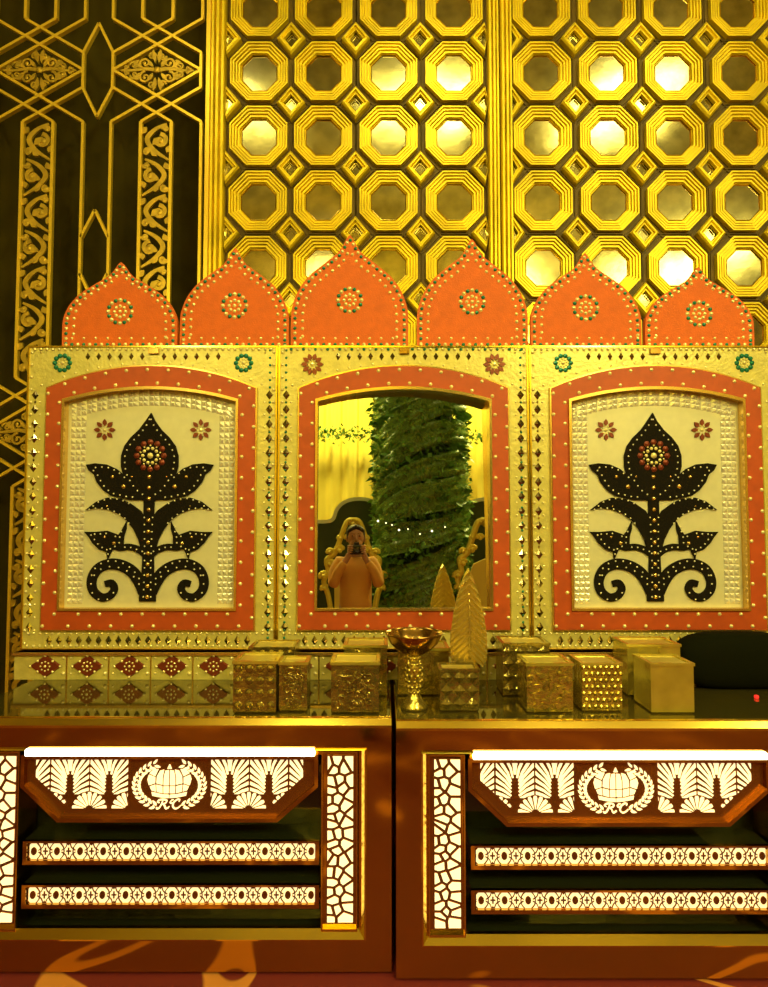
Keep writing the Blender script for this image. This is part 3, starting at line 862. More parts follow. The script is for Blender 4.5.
# two lit shelves
def shelf(py0, py1):
    ys = YC+.012
    z0, z1 = ZCp(py1+4.5), ZCp(py0-3)
    x0, x1 = XC(22), XC(cxp*2-20)
    sh = MB(); sh.box(x0, x1, ys+.006, YC+.13, z0, z1); s = sh.build('lit_shelf', 'dark_glass', cab)
    rim = MB(); rim.band([(x0,z0),(x1,z0),(x1,z1),(x0,z1)], [(x0+.014,z0+.014),(x1-.014,z0+.014),(x1-.014,z1-.007),(x0+.014,z1-.007)], ys-.008, ys+.006); rim.build('rim', 'rose_metal', s)
    a, b = XC(27.5), XC(cxp*2-24.5); za, zb = ZCp(py1), ZCp(py0)
    MB().box(a, b, ys+.0015, ys+.006, za, zb).build('light_strip', 'strip_acrylic', s)
    fw = MB(); zc = (za+zb)/2; h = (zb-za)/2; pit = (b-a)/12.35
    y0_, y1_ = ys-.0015, ys+.0015; n = 12
    for k in range(13):
        x = a+.016+pit*k
        if x > b-.005: break
        N = 10
        fw.prism([(x+3.0*kC*math.cos(2*PI*i/N), zc+h*.52*math.sin(2*PI*i/N)) for i in range(N)], y0_, y1_)
        for s2 in (-1,1):
            for q in range(2):
                sg = 1 if q else -1
                pts = spl([(x+s2*3.4*kC, zc+sg*h*1.0),(x+s2*6.3*kC, zc+sg*h*.55),(x+s2*7.2*kC, zc)],3)
                fw.ribbon(pts, .0038, y0_+.0002, y1_)
                pts = spl([(x+s2*4.5*kC, zc+sg*h*.1),(x+s2*8.5*kC, zc+sg*h*.45),(x+s2*10.2*kC, zc+sg*h*1.0)],3)
                fw.ribbon(pts, .0036, y0_+.0004, y1_)
        xm = x+pit/2
        if xm < b:
            fw.ribbon([(xm, zc-h*.45),(xm, zc+h*.45)], .0052, y0_+.0003, y1_); fw.ribbon([(xm-2.6*kC, zc),(xm+2.6*kC, zc)], .0048, y0_+.0006, y1_)
            for s2 in (-1,1): fw.prism([(xm-1.6*kC, zc+s2*h),(xm+1.6*kC, zc+s2*h),(xm, zc+s2*h*.68)], y0_, y1_)
    fw.build('fretwork', 'plate_bronze', s)
shelf(845, 861); shelf(889, 905)
# mosaic pillars
def mosaic(pxc, seed):
    r = random.Random(seed); x0, x1 = XC(pxc-12.8), XC(pxc+12.8); z0, z1 = ZCp(924), ZCp(757.5)
    yb = YC+.006
    bx = MB().box(XC(pxc-19), XC(pxc+17.5), yb+.012, YC+.12, ZCp(932), ZCp(752)).build('mosaic_pillar', 'rose_metal', cab)
    MB().box(x0-.004, x1+.004, yb+.006, yb+.012, z0-.004, z1+.004).build('fret_plate', 'plate_bronze', bx)
    MB().band([(XC(pxc-19),ZCp(932)),(XC(pxc+17.5),ZCp(932)),(XC(pxc+17.5),ZCp(752)),(XC(pxc-19),ZCp(752))],
              [(XC(pxc-17.6),ZCp(930)),(XC(pxc+16.2),ZCp(930)),(XC(pxc+16.2),ZCp(753.5)),(XC(pxc-17.6),ZCp(753.5))], yb-.002, yb+.012).build('pillar_rim', 'edge_gold', bx)
    mb = MB(); rows = 18; pts = []
    for k in range(rows):
        for c in range(2):
            pts.append((x0+(x1-x0)*((c+.5+(.24 if k % 2 else -.2))/2+r.uniform(-.12,.12)), z0+(z1-z0)*(k+.5+r.uniform(-.3,.3))/rows))
        if k % 2: pts.append((x0+(x1-x0)*r.uniform(.05,.25), z0+(z1-z0)*(k+r.uniform(-.1,.3))/rows))
    gap = .006
    for i, p in enumerate(pts):
        poly = [(x0,z0),(x1,z0),(x1,z1),(x0,z1)]
        for j, q in enumerate(pts):
            if i == j: continue
            dx, dz = q[0]-p[0], q[1]-p[1]; L = math.hypot(dx, dz)
            if L > .12: continue
            dx /= L; dz /= L
            poly = clip_poly(poly, dx, dz, dx*(p[0]+q[0])/2+dz*(p[1]+q[1])/2-gap)
            if len(poly) < 3: break
        if len(poly) >= 3 and area(poly) > 3e-5: mb.prism(poly, yb+.002, yb+.006)
    mb.build('lit_mosaic', 'light_acrylic', bx)
mosaic(340, 3); mosaic(cxp*2-340, 5)
cab2 = copy_tree(cab)
cab2.location = cab.location+Vector((XC(448)-XC(0), -.03, 0)); cab2['label'] = 'mirrored copper bar cabinet with lit crown panel, on the right'
# lit details need no change: same make
ZTG = ZT+.0212                                # glass surface level

# ================================================================ THINGS ON THE COUNTER
def box_holder(px0, px1, pyt, Y, label, matname, style, rim=True, group='metallic candle boxes on the bar top', dep=.15, dark=False):
    x0, x1 = XP(px0, 690, Y), XP(px1, 690, Y); zt_ = ZP(pyt, Y); zb_ = ZTG
    d = min(dep, (x1-x0))
    cx, cy = (x0+x1)/2, Y+d/2
    root = thing('candle_box', label, 'candle holder', (cx, cy, zb_), group)
    b = MB().box(x0, x1, Y, Y+d, zb_, zt_-.006, .006)
    r = random.Random(int(px0)); h = zt_-zb_-.012
    if style == 'dome':
        nx = max(3, round((x1-x0)/.038)); nz = max(3, round(h/.04))
        for i in range(nx):
            for j in range(nz):
                x = x0+(x1-x0)*(i+.5)/nx; z = zb_+.008+h*(j+.5)/nz
                b.bead(x, Y+.001, z, .0165, .55, 8)
    elif style == 'scroll':
        for _ in range(34):
            x = r.uniform(x0+.022, x1-.022); z = r.uniform(zb_+.024, zt_-.03); rr = r.uniform(.010,.018); a0 = r.uniform(0,6)
            b.tube([(x+rr*(1-.07*i)*math.cos(a0+i*.6), Y-.003-.0004*(_ % 5), z+rr*(1-.07*i)*math.sin(a0+i*.6)) for i in range(9)], [.0025,.004,.0045,.0045,.0045,.004,.004,.0035,.002], 6)
    elif style == 'pearl':
        nx = max(4, round((x1-x0)/.022)); nz = max(5, round(h/.024))
        for i in range(nx):
            for j in range(nz):
                b.bead(x0+(x1-x0)*(i+.5+(.25 if j % 2 else -.25))/nx, Y+.001, zb_+.008+h*(j+.5)/nz, .0095, .9, 7)
    elif style == 'diamond':
        nx = max(2, round((x1-x0)/.045)); nz = max(3, round(h/.05))
        for i in range(nx):
            for j in range(nz):
                x = x0+(x1-x0)*(i+.5)/nx; z = zb_+.006+h*(j+.5)/nz; a, c = (x1-x0)/nx*.48, h/nz*.48
                b.add([(x+a,Y-.0005,z),(x,Y-.0005,z+c),(x-a,Y-.0005,z),(x,Y-.0005,z-c),(x,Y-.012,z)], [(0,1,4),(1,2,4),(2,3,4),(3,0,4)])
    elif style == 'leaves':
        for _ in range(60):
            leafshape(b, r.uniform(x0+.02,x1-.02), r.uniform(zb_+.02,zt_-.04), min(.035, .03), .018, r.uniform(0,6.28), Y-r.uniform(.005,.010), Y+.001)
    b.build('body', matname, root)
    if rim:
        t = MB(); rc = lambda e, z: [(x0-e,Y-e,z),(x1+e,Y-e,z),(x1+e,Y+d+e,z),(x0-e,Y+d+e,z)]
        t.rings([rc(0,zt_-.012), rc(.004,zt_-.011), rc(.004,zt_), rc(-.010,zt_), rc(-.012,zt_-.012)])
        t.build('rim', 'jar_smooth' if not dark else 'jar_bronze', root)
        c = MB().box(x0+.0122, x1-.0122, Y+.0122, Y+d-.0122, zt_-.010, zt_-.005); c.build('candle', 'wax', root)
    return root
box_holder(249, 294, 647, 2.44, 'dark embossed candle box, rearmost at left end, behind the front-left box', 'jar_bronze', 'dome', dark=True)
box_holder(233, 276, 661, 2.215, 'bronze embossed candle box standing at the far left of the row', 'jar_bronze', 'dome')
box_holder(279, 307, 662, 2.235, 'narrow bronze candle box right beside the leftmost box', 'jar_bronze', 'scroll')
box_holder(344, 387, 645, 2.43, 'gold embossed candle box behind the scroll-patterned square one', 'jar_gold', 'scroll')
box_holder(331, 379, 662, 2.215, 'square bronze candle box with swirling scroll relief, left of the goblet', 'jar_bronze', 'scroll')
box_holder(398, 449, 648, 2.44, 'wide gold embossed candle box directly behind the goblet', 'jar_gold', 'leaves')
box_holder(440, 479, 669, 2.235, 'small bronze jar box with faceted sides, just below the leaf ornament', 'jar_bronze', 'diamond', dep=.10, dark=True)
box_holder(503, 550, 643, 2.43, 'tall dark bronze candle box right of the leaf ornament', 'jar_bronze', 'diamond', dark=True)
box_holder(527, 573, 663, 2.22, 'gold candle box with leafy relief, front of the tall dark box', 'jar_gold', 'leaves')
box_holder(582, 622, 663, 2.235, 'gold candle box covered in rows of round pearls', 'jar_gold', 'pearl')
box_holder(628, 681, 644, 2.43, 'tall gold candle box behind the smooth one at right', 'jar_smooth', 'leaves')
box_holder(651, 694, 663, 2.215, 'smooth plain gold candle box at the right end of the row', 'jar_smooth', 'plain')

# goblet
Yg = 2.285; gx = XP(414, 650, Yg); gzt = ZP(632, Yg)
gb = thing('goblet', 'wide copper footed bowl on tall stem among the candle boxes', 'bowl', (gx, Yg, ZTG))
H_ = gzt-ZTG
zbw = gzt-.085
MB().lathe([(.012,zbw-.004),(.03,zbw),(.062,zbw+.018),(.090,zbw+.045),(.106,zbw+.076),(.110,gzt),(.106,gzt),(.100,zbw+.074),(.084,zbw+.047),(.055,zbw+.024),(.0,zbw+.012)], gx, Yg).build('bowl', 'goblet_gold', gb, smooth=True)
st = MB().lathe([(.012,ZTG+.07),(.012,zbw-.002)], gx, Yg, 12)
prof = [(.05,ZTG+.001),(.05,ZTG+.01),(.032,ZTG+.03),(.018,ZTG+.06),(.014,ZTG+.09),(.022,ZTG+.12),(.030,ZTG+.15),(.020,ZTG+.19),(.013,zbw-.02),(.026,zbw-.002)]
MB().lathe([(r, min(z, zbw-.001)) for r, z in prof], gx, Yg, 18).build('stem', 'jar_gold', gb, smooth=True)
tex = MB()
for k in range(7):
    for q in range(8):
        a = 2*PI*q/8+k*.4; rr = .018+.012*math.sin(PI*k/6)
        tex.ball(gx+rr*math.cos(a), Yg+rr*math.sin(a), ZTG+.06+k*.021, .008, 6, 5)
tex.build('stem_beads', 'jar_gold', gb, smooth=True)

# leaf ornament
Yo = 2.375; lx = XP(468.5, 615, Yo)
lf = thing('leaf_ornament', 'tall gold feather-shaped leaf ornament with chevron veins, in front of the mirror', 'ornament', (lx, Yo, ZTG))
zt0, zb0 = ZP(568, Yo), ZP(662, Yo); hL = zt0-zb0; wL = 18.5*KP(615, Yo)
def lw(t): return wL*(math.sin(PI*min(1, (t*.93+.04))**.80))**.62 if 0 < t < 1 else 0
def lw(t):
    return wL*max(0.02, (1-((t-.36)/.64)**2.0)**.75 if t > .36 else (1-((.36-t)/.40)**2.2)**.6) if t < 1 else 0.0
bl = MB(); NR = 30
ridge = []
for s in (-1,1):
    vs = []; fs = []
    for k in range(NR+1):
        t = k/NR
        zc_ = zb0+hL*t; zo = zb0+hL*max(0, t-.13*lw(t)/wL)
        w = lw(t)
        dpt = .012 if k % 2 else 0
        for q in range(4):
            u = q/3
            vs.append((lx+s*w*u, Yo-.010-dpt*(1 if 0 < k < NR else 0)-.018*(1-u)+.012*u*u, zc_+(zo-zc_)*u*1.6))
        for q in range(4):
            u = q/3
            vs.append((lx+s*w*u, Yo+.010+dpt*(1 if 0 < k < NR else 0)+.012*(1-u), zc_+(zo-zc_)*u*1.6))
    for k in range(NR):
        for q in range(3):
            a = k*8+q; fs += [(a, a+1, a+9, a+8), (a+4, a+12, a+13, a+5)]
        fs.append((k*8+3, k*8+7, k*8+15, k*8+11))
    bl.add(vs, fs)
bl.build('leaf_blade', 'leaf_gold', lf)
mr = MB().tube([(lx, Yo-.03, zb0+.01),(lx, Yo-.032, zb0+hL*.5),(lx, Yo-.02, zt0-.01)], [.006,.005,.002], 8)
mr.build('midrib', 'leaf_gold', lf, smooth=True)
MB().tube([(lx, Yo, ZTG+.012),(lx, Yo, zb0+.03)], .007, 10).build('stem', 'leaf_gold', lf, smooth=True)
MB().lathe([(.042,ZTG+.0005),(.042,ZTG+.008),(.016,ZTG+.016),(.008,ZTG+.03)], lx, Yo, 20).build('base', 'leaf_gold', lf, smooth=True)

# black cushion
Yb = 2.49; bx0, bx1 = XP(684, 660, Yb), XP(815, 660, Yb); zb_, zt_ = ZTG, ZP(636, Yb)
cu = MB(); N = 24; Mr = 14
cxx, czz = (bx0+bx1)/2, (zb_+zt_)/2; hx, hz_, hy = (bx1-bx0)/2, (zt_-zb_)/2,   .085
rg = []
sgp = lambda v, e: math.copysign(abs(v)**e, v)
for k in range(Mr+1):
    ph_ = -PI/2+PI*k/Mr
    rg.append([(cxx+hx*sgp(math.cos(2*PI*i/N),.55)*(max(.0001, math.cos(ph_))**.5), Yb+hy+hy*sgp(math.sin(2*PI*i/N),.8)*(max(.0001,math.cos(ph_))**.5), czz+hz_*sgp(math.sin(ph_),.8)+.0) for i in range(N)])
cu.rings(rg, cap0=True, cap1=True)
cush = cu.build('cushion', 'cushion_black', smooth=True)
tag(cush, 'black padded cushion lying at the right end of the bar top', 'cushion')
bev = MB().box(XP(757,683,2.40)-.006, XP(757,683,2.40)+.006, 2.40, 2.412, ZTG, ZTG+.012, .002)
tag(bev.build('indicator_light','red_led'), 'tiny glowing red indicator light in front of the black cushion', 'light')

# ================================================================ BEHIND THE CAMERA (seen in the mirror)
def V(px, py, dist):                         # virtual distance along world Y behind the glass -> real point
    a, b = dyz(py); p = Vector(((px-384)/F*dist/a, dist, CAMZ+dist*b/a))
    d = (p-M0).dot(MN)
    return p-2*d*MN
def lin(px, py, dist): return V(px, py, dist)
# yellow drape
mb = MB(); n = 300; vs = []
for j in range(13):
    z = .02+6.1*j/12
    for i in range(n+1):
        x = -4.9+11.8*i/n; vs.append((x, -4.42+.035*math.sin(x*22+.4*math.sin(z))+.02*math.sin(x*47), z))
mb.add(vs, [(j*(n+1)+i, j*(n+1)+i+1, (j+1)*(n+1)+i+1, (j+1)*(n+1)+i) for j in range(12) for i in range(n)])
tag(mb.build('drape','drape_yellow', smooth=True), 'yellow pleated drape covering the far wall, reflected in the mirror', 'drape')
# garland
def leaf_quad(mb, p, L, d, up):
    d = d.normalized(); sdv = d.cross(up)
    if sdv.length < .01: sdv = d.orthogonal()
    sdv.normalize()
    mb.add([p, p+d*L*.45+sdv*L*.28, p+d*L, p+d*L*.45-sdv*L*.28], [(0,1,2,3)])
rv = lambda: Vector((R.uniform(-1,1), R.uniform(-1,1), R.uniform(-1,1)))
gz = V(400, 437, 10.0).z; ga = MB()
for i in range(2600):
    t = R.random(); x = -4.6+9.8*t
    p = Vector((x, -4.12+R.gauss(0,.03), gz+R.gauss(0,.06)-abs(math.sin(x*9))*.03)); leaf_quad(ga, p, R.uniform(.04,.09), rv(), rv())
tag(ga.build('garland','leaf_green'), 'green leaf garland strung across the yellow drape, reflected', 'garland')
# plant column
D = 7.6; pc = V(421, 500, D); pw = 43/F*D
col_root = thing('leafy_column', 'tall green leafy column wrapped in clear crinkled film, reflected in the mirror', 'plant', (pc.x, pc.y, 0))
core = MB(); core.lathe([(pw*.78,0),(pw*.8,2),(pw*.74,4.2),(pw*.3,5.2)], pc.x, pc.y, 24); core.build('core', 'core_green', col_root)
lv = MB()
for i in range(12000):
    a = R.uniform(0, 2*PI); z = R.uniform(0.05, 5.1); rr = pw*(.80+.22*R.random()+ (.12 if R.random() < .15 else 0))*(1 if z < 4.4 else .85)
    out = Vector((math.cos(a), math.sin(a), -.3))
    leaf_quad(lv, Vector((pc.x+rr*math.cos(a), pc.y+rr*math.sin(a), z)), R.uniform(.07,.13), out+rv()*.9, rv())
tag_l = lv.build('foliage', 'leaf_green', col_root)
fm = MB(); fr_ = random.Random(4)
for bnd in range(10):
    z0_ = 1.35+bnd*.36; NN = 40; MM = 8
    vs = []
    for i in range(NN+1):
        a = -.2+PI*1.25*i/NN
        for j in range(MM+1):
            zz = z0_-.75*(i/NN)+.05*math.sin(a*2+bnd)+(.32+.06*math.sin(bnd*2.1+a*1.3))*j/MM
            rr = pw*(1.09+.05*math.sin(j*2.4+bnd)+.03*math.sin(a*7+j+bnd*1.7))
            vs.append((pc.x+rr*math.cos(a), pc.y+rr*math.sin(a), zz))
    fm.add(vs, [(i*(MM+1)+j,(i+1)*(MM+1)+j,(i+1)*(MM+1)+j+1,i*(MM+1)+j+1) for i in range(NN) for j in range(MM)])
fm.build('wrapping_film', 'film_green', col_root, smooth=True)
# fairy lights
fl = thing('fairy_lights', 'string of tiny white fairy lights across the leafy column, reflected', 'lights', (pc.x, pc.y+pw, 1.8))
cable = []
for i, (px, py) in enumerate(((378,521),(386,523),(392,525),(399,530),(408,529),(420,534),(432,531),(445,527))):
    q = V(px, py, D-pw*1.25); cable.append(q); b_ = MB().ball(q.x, q.y, q.z, .008 if i % 3 else .012, 8, 6); b_.build('bulb', 'bulb', fl, smooth=True)
MB().tube([q+Vector((0,-.012,.01)) for q in cable], .003, 5).build('cable', 'leg_dark', fl)
# partitions
def partition(pxs, label, D=8.15):
    root = thing('scalloped_partition', label, 'partition', tuple(V(sum(p[0] for p in pxs)/len(pxs), 560, D)*1)[:2]+(0,))
    pts = [V(px, py, D) for px, py in pxs]; yv = root.location.y
    top = spl([(p.x, p.z) for p in pts], 6)
    poly = top+[(top[-1][0], .02),(top[0][0], .02)]
    MB().prism(poly, yv-.03, yv+.03).build('board', 'partition_green', root)
    MB().ribbon(top, .05, yv-.04, yv+.04).build('white_edging', 'white_edge', root)
partition([(285,560),(298,526),(312,522),(326,521.5),(333,519),(337,509),(344,502),(355,498.5),(368,499),(380,504),(386,513)], 'dark green scalloped partition with white edge behind the photographer, reflected')
partition([(448,530),(454,518),(461,509),(470,503),(482,499),(494,500),(506,509),(520,530)], 'dark green scalloped partition with white edge at right of leafy column, reflected')
# thrones
def throne(px, label, D=7.1, off=0):
    c = V(px, 560, D); root = thing('throne_chair', label, 'chair', (c.x, c.y, 0), 'gold throne chairs')
    x, y = c.x, c.y; zt_ = V(px, 520, D).z; w = .31
    s_ = MB().box(x-.3, x+.3, y-.02, y+.52, .38, .50, .03); s_.build('seat', 'throne_cloth', root)
    for sx in (-1,1):
        for yy in (y+.02, y+.48):
            MB().tube([(x+sx*.26, yy, 0.0),(x+sx*.28, yy, .15),(x+sx*.26, yy, .38)], [.02,.035,.03], 8).build('leg', 'throne_gold', root)
        MB().tube([(x+sx*.30,y,.66),(x+sx*.33,y+.2,.70),(x+sx*.32,y+.46,.66),(x+sx*.30,y+.48,.50)], .03, 8).build('armrest', 'throne_gold', root)
    MB().prism([(x-.2,.5),(x+.2,.5),(x+.22,1.3),(x+.14,1.5),(x,1.56),(x-.14,1.5),(x-.22,1.3)], y-.02, y+.03).build('backrest', 'throne_cloth', root)
    f = MB()
    half = [(.24,.5),(.25,.9),(.29,1.15),(.34,1.3),(.29,1.42),(.31,1.55),(.22,1.62),(.17,1.74),(.08,zt_-.03),(0,zt_)]
    hs = spl(half, 4)
    f.ribbon([(x+a, b) for a, b in hs]+[(x-a, b) for a, b in hs[::-1][1:]], .06, y-.035, y+.045)
    for a, b, r in ((.33,1.22,.06),(.34,1.36,.07),(.27,1.50,.07),(.27,1.64,.055),(.16,1.66,.075),(.15,1.80,.05),(.06,1.80,.06),(0,zt_-.05,.075)):
        for sx in (-1,1):
            for q in range(5):
                an = PI/2+(q-2)*.55-sx*a*1.6; rr = r*.62
                f.ball(x+sx*a+rr*math.cos(an), y+.03, b+rr*math.sin(an), r*.42, 7, 5, 1, .8, 1)
            f.ball(x+sx*a, y+.045, b, r*.45, 7, 5)
    f.build('carved_frame', 'throne_gold', root, smooth=True)
throne(353, 'ornate gold throne chair directly behind the photographer, reflected')
throne(485, 'ornate gold throne chair at the right edge of the mirror, reflected')

# ---------------------------------------------------------------- photographer
person = thing('person', 'person in an orange shirt holding a black camera to the face, reflected in the mirror', 'person', (0,-.24,0))
def skinned(name, chains, m, parent, sub=2, join_extra=None):
    """chains: list of lists of (co, r); later chains start at an existing coordinate"""
    vs, es, rs, idx = [], [], [], {}
    def vid(c, r):
        k = tuple(round(t, 4) for t in c)
        if k not in idx: idx[k] = len(vs); vs.append(c); rs.append(r)
        return idx[k]
    for ch in chains:
        for (a, b) in zip(ch, ch[1:]): es.append((vid(*a), vid(*b)))
    me = bpy.data.meshes.new(name+'_skin'); me.from_pydata(vs, es, []); ob = bpy.data.objects.new(name+'_tmp', me); C.objects.link(ob)
    sk = ob.modifiers.new('s','SKIN'); ob.modifiers.new('b','SUBSURF').levels = sub
    lay = me.skin_vertices[0].data if me.skin_vertices else None
    if lay is None:
        bpy.context.view_layer.objects.active = ob
        lay = me.skin_vertices[0].data
    for i, r in enumerate(rs):
        rr = r if isinstance(r, tuple) else (r, r); lay[i].radius = rr; lay[i].use_root = (i == 0)
    dg = bpy.context.evaluated_depsgraph_get(); dg.update()
    ev = ob.evaluated_get(dg); m2 = ev.to_mesh()
    mb = MB(); mb.add([tuple(v.co) for v in m2.vertices], [tuple(p.vertices) for p in m2.polygons])
    ev.to_mesh_clear(); bpy.data.objects.remove(ob)
    if join_extra: join_extra(mb)
    return mb.build(name, m, parent, smooth=True)
HX, HY, HZ = 0.0, -.235, 1.635               # head centre
def sx(p, s): return (p[0]*s, p[1], p[2])
chains = [[((0,-.25,.96),(.16,.11)),((0,-.26,1.12),(.145,.10)),((0,-.27,1.30),(.165,.11)),((0,-.275,1.42),(.11,.08)),((0,-.265,1.49),(.058,.058)),((0,-.25,1.56),(.055,.058)),((0,HY,1.60),(.07,.085)),((0,HY,1.675),(.076,.095)),((0,HY-.01,1.715),(.06,.075))]]
for s in (1,-1):
    W = (.075*s,-.105,1.475)
    chains.append([((0,-.275,1.42),(.11,.08)),(sx((.15,-.27,1.42),s),(.06,.06)),(sx((.19,-.255,1.37),s),(.05,.05)),(sx((.205,-.20,1.255),s),(.042,.042)),(sx((.205,-.165,1.235),s),(.040,.040)),(sx((.165,-.13,1.35),s),(.036,.036)),(W,(.024,.028)),(sx((.066,-.088,1.51),s),(.020,.034))])
    chains.append([((0,-.25,.96),(.16,.11)),(sx((.10,-.25,.90),s),(.095,.095)),(sx((.11,-.235,.50),s),(.058,.06)),(sx((.115,-.26,.10),s),(.038,.042)),(sx((.12,-.20,.05),s),(.035,.03)),(sx((.125,-.12,.035),s),(.03,.022))])
def face(mb):
    # cranium, nose, ears, brows, lips, chin, plus fingers (each its own bent chain)
    mb.ball(HX, HY-.005, 1.665, 1, 20, 14, .080, .098, .108)
    mb.ball(HX, HY+.035, 1.60, 1, 14, 10, .058, .062, .062)
    mb.tube([(0,HY+.088,1.668),(0,HY+.104,1.645),(0,HY+.116,1.625),(0,HY+.098,1.617)], [.008,.011,.015,.010], 8)
    for s in (1,-1):
        mb.ball(s*.082, HY-.005, 1.645, 1, 8, 6, .010, .020, .032)
        mb.ball(s*.032, HY+.084, 1.664, .014, 8, 6, 1.2, .7, .8)
        mb.tube([(s*.014,HY+.09,1.685),(s*.034,HY+.089,1.69),(s*.055,HY+.074,1.684)], .005, 6)
    mb.tube([(-.024,HY+.086,1.588),(0,HY+.095,1.590),(.024,HY+.086,1.588)], .006, 6)
    for s in (1,-1):
        # palm on the camera side, four fingers over the front edge, thumb behind
        mb.ball(s*.068, -.082, 1.535, 1, 12, 8, .016, .036, .046)
        for k, (L, r) in enumerate(((.070,.0088),(.078,.0092),(.072,.0088),(.058,.0078))):
            z = 1.568-k*.0185
            mb.tube([(s*.072,-.075,z),(s*.076,-.055,z+.001),(s*.069,-.036,z+.002),(s*(.069-L*.28),-.026,z),(s*(.069-L*.48),-.027,z-.002)], [r*1.05,r*1.05,r,r*.92,r*.7], 8)
        mb.tube([(s*.070,-.098,1.515),(s*.060,-.118,1.532),(s*.046,-.124,1.548),(s*.032,-.120,1.556)], [.012,.011,.010,.008], 8)
skinned('body', chains, 'skin', person, 2, face)
shirt = [[((0,-.25,.93),(.165,.13)),((0,-.26,1.12),(.165,.125)),((0,-.27,1.30),(.165,.13)),((0,-.275,1.42),(.125,.095)),((0,-.270,1.47),(.072,.068))]]
for s in (1,-1):
    shirt.append([((0,-.275,1.42),(.125,.095)),(sx((.15,-.27,1.425),s),(.075,.075)),(sx((.19,-.255,1.37),s),(.066,.066)),(sx((.208,-.20,1.255),s),(.058,.058)),(sx((.208,-.16,1.235),s),(.055,.055)),(sx((.165,-.125,1.35),s),(.048,.048)),(sx((.10,-.11,1.435),s),(.038,.040))])
skinned('shirt', shirt, 'shirt', person)
tr = [[((0,-.25,.98),(.165,.12)),((0,-.25,.92),(.16,.125))]]
for s in (1,-1): tr.append([((0,-.25,.92),(.16,.125)),(sx((.10,-.25,.86),s),(.11,.11)),(sx((.11,-.235,.50),s),(.078,.078)),(sx((.115,-.26,.12),s),(.065,.065))])
skinned('trousers', tr, 'jeans', person)
for s in (1,-1):
    MB().ball(s*.122, -.175, .045, 1, 14, 8, .05, .14, .045).build('shoe', 'shoe', person, smooth=True)
hr = MB()
hr.ball(0, HY-.022, 1.690, 1, 20, 14, .090, .100, .088)
for i in range(9):
    a = PI*(.12+.76*i/8); hr.ball(.066*math.cos(a), HY+.052*math.sin(a)+.015, 1.745-.008*abs(i-4), .022, 8, 6)
for s in (1,-1): hr.ball(s*.078, HY-.02, 1.66, 1, 8, 6, .012, .04, .04)
hr.build('hair', 'hair', person, smooth=True)
ey = MB()
for s in (1,-1): ey.ball(s*.033, HY+.092, 1.664, .006, 8, 6)
ey.build('eyes', 'hair', person, smooth=True)
camo = thing('camera', 'black handheld camera held in front of the face, reflected in the mirror', 'camera', (0,-.08,1.49))
MB().box(-.062, .062, -.105, -.045, 1.495, 1.58, .008).build('camera_body', 'camera_black', camo)
MB().box(-.024, .024, -.10, -.05, 1.58, 1.603, .006).build('viewfinder', 'camera_black', camo)
ln = MB(); ln.rings([[(.030*q*math.cos(2*PI*i/20), y, 1.535+.030*q*math.sin(2*PI*i/20)) for i in range(20)] for q, y in ((1.0,-.045),(1.0,-.012),(.9,-.010),(.86,-.014))], cap0=True)
ln.build('lens_barrel', 'camera_black', camo, smooth=False)
gm_ = MB(); gm_.rings([[(.030*q*math.cos(2*PI*i/20), y, 1.535+.030*q*math.sin(2*PI*i/20)) for i in range(20)] for q, y in ((.85,-.016),(.5,-.0125),(.1,-.011))], cap1=True)
gm_.build('front_glass', 'lens_glass', camo, smooth=True)

person.scale = (1,1,1.039); camo.scale = (1,1,1.039); camo.location.z = 1.49*1.039

# ================================================================ LIGHTS
def area_light(name, loc, target, size, power, col, sy=None):
    l = bpy.data.lights.new(name, 'AREA'); l.energy = power; l.color = col; l.size = size
    if sy: l.shape = 'RECTANGLE'; l.size_y = sy
    o = bpy.data.objects.new(name, l); C.objects.link(o); o.location = loc
    o.rotation_euler = (Vector(target)-Vector(loc)).to_track_quat('-Z','Y').to_euler(); return o
YEL = (1.0,.87,.26)
fixtures = [(-1.5,1.14,6.0),(.4,1.14,6.0),(2.4,1.14,6.0),(-1.1,-2.85,6.0),(2.4,-3.4,6.0)]
for k, (x, y, z) in enumerate(fixtures):
    t = thing('ceiling_spotlight', ('round ceiling spotlight above the left screen panel','round ceiling spotlight above the mirror','round ceiling spotlight above the right screen panel','round ceiling spotlight at the rear left','round ceiling spotlight at the rear right')[k], 'lamp', (x,y,z+.1), 'ceiling spotlights')
    MB().lathe([(.10,z+.20),(.17,z+.19),(.20,z+.05),(.20,z+.02),(.17,z+.02),(.16,z+.06)], x, y, 24).build('housing', 'lamp_metal', t)
    MB().lathe([(.155,z+.052),(.155,z+.058)], x, y, 24).build('lamp_disc', 'lamp_disc', t)
area_light('key_left', (-1.5,1.14,5.85), (-1.3,2.7,1.6), 1.1, 11, YEL, .32)
area_light('key_mid', (.4,1.14,5.85), (.3,2.7,1.9), 1.1, 30, YEL, .32)
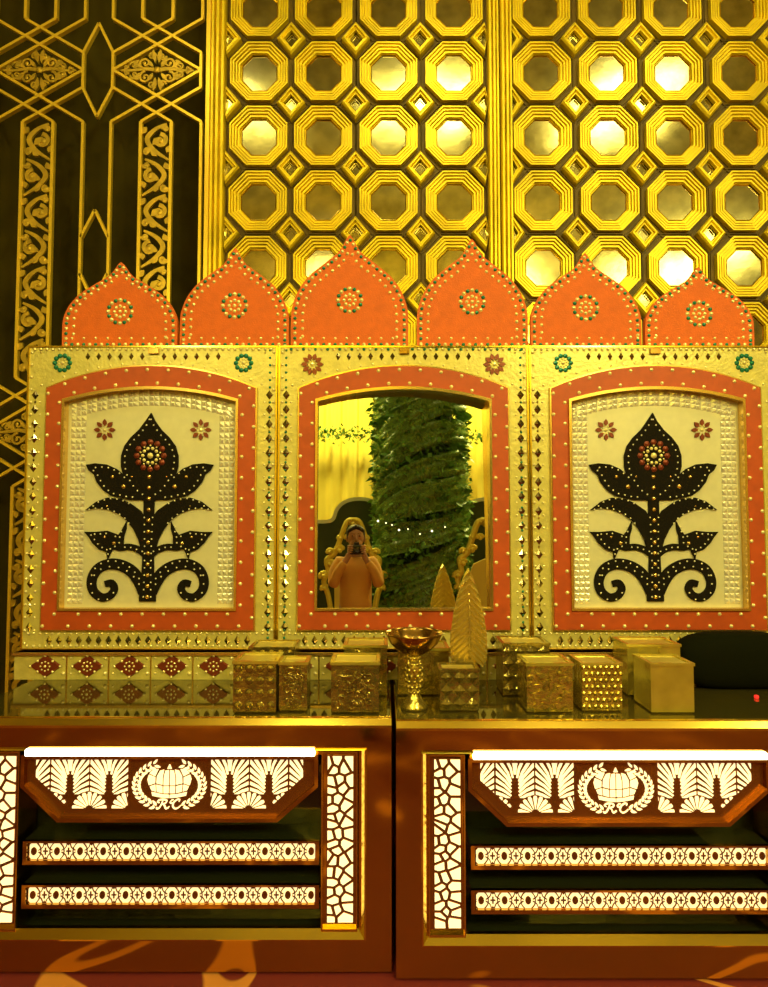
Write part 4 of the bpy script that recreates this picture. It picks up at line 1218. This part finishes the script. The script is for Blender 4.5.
area_light('key_right', (2.4,1.14,5.85), (1.5,3.0,2.1), 1.1, 22, YEL, .32)
area_light('wash_back_a', (-1.1,-2.85,5.85), (-.6,-4.4,2.0), .6, 240, YEL)
area_light('wash_back_b', (5.0,-2.9,5.95), (2.6,-1.0,0), 2.4, 120, YEL, .5)
area_light('wash_back_c', (2.4,-3.4,5.85), (1.2,-4.4,2.0), .6, 210, YEL)
area_light('added_flood_left', (-2.5,-2.4,4.2), (-.2,3.4,3.0), .5, 68, YEL)  # floods are added fill from behind the camera, brightening the fronts
area_light('added_flood_right', (2.7,-2.4,4.2), (.8,3.4,3.2), .5, 105, YEL)

w = bpy.data.worlds.new('World'); bpy.context.scene.world = w; w.use_nodes = True
w.node_tree.nodes['Background'].inputs[0].default_value = (.9,.75,.3,1); w.node_tree.nodes['Background'].inputs[1].default_value = .02

for x, lab in ((-2.5, 'added black fill lamp on a tall stand, out of view at the rear left'), (2.7, 'added black fill lamp on a tall stand, out of view at the rear right')):  # invented stands and housings, added to carry the two fill floods
    t = thing('floodlight', lab, 'lamp', (x,-2.55,0), 'added fill lamps')
    MB().tube([(x,-2.62,.3),(x,-2.62,4.1)], .02, 10).build('pole', 'camera_black', t)
    for k in range(3):
        a = 2*PI*k/3+.4; MB().tube([(x,-2.62,.6),(x+.45*math.cos(a),-2.62+.45*math.sin(a),.012)], .012, 8).build('leg', 'camera_black', t)
    MB().box(x-.28, x+.28, -2.60, -2.46, 3.93, 4.47, .02).build('lamp_housing', 'camera_black', t)

# ================================================================ CAMERA
cd = bpy.data.cameras.new('Camera'); cam = bpy.data.objects.new('Camera', cd); C.objects.link(cam)
cd.sensor_fit = 'VERTICAL'; cd.sensor_height = 36; cd.lens = 36*F/987
cd.clip_start = .02
cam.location = (0,0,CAMZ); cam.rotation_euler = (PI/2+TH, 0, 0)
sc = bpy.context.scene; sc.camera = cam
sc.view_settings.view_transform = 'Standard'; sc.view_settings.look = 'None'; sc.view_settings.gamma = 1; sc.view_settings.exposure = 0.0
sc.view_settings.use_curve_mapping = False
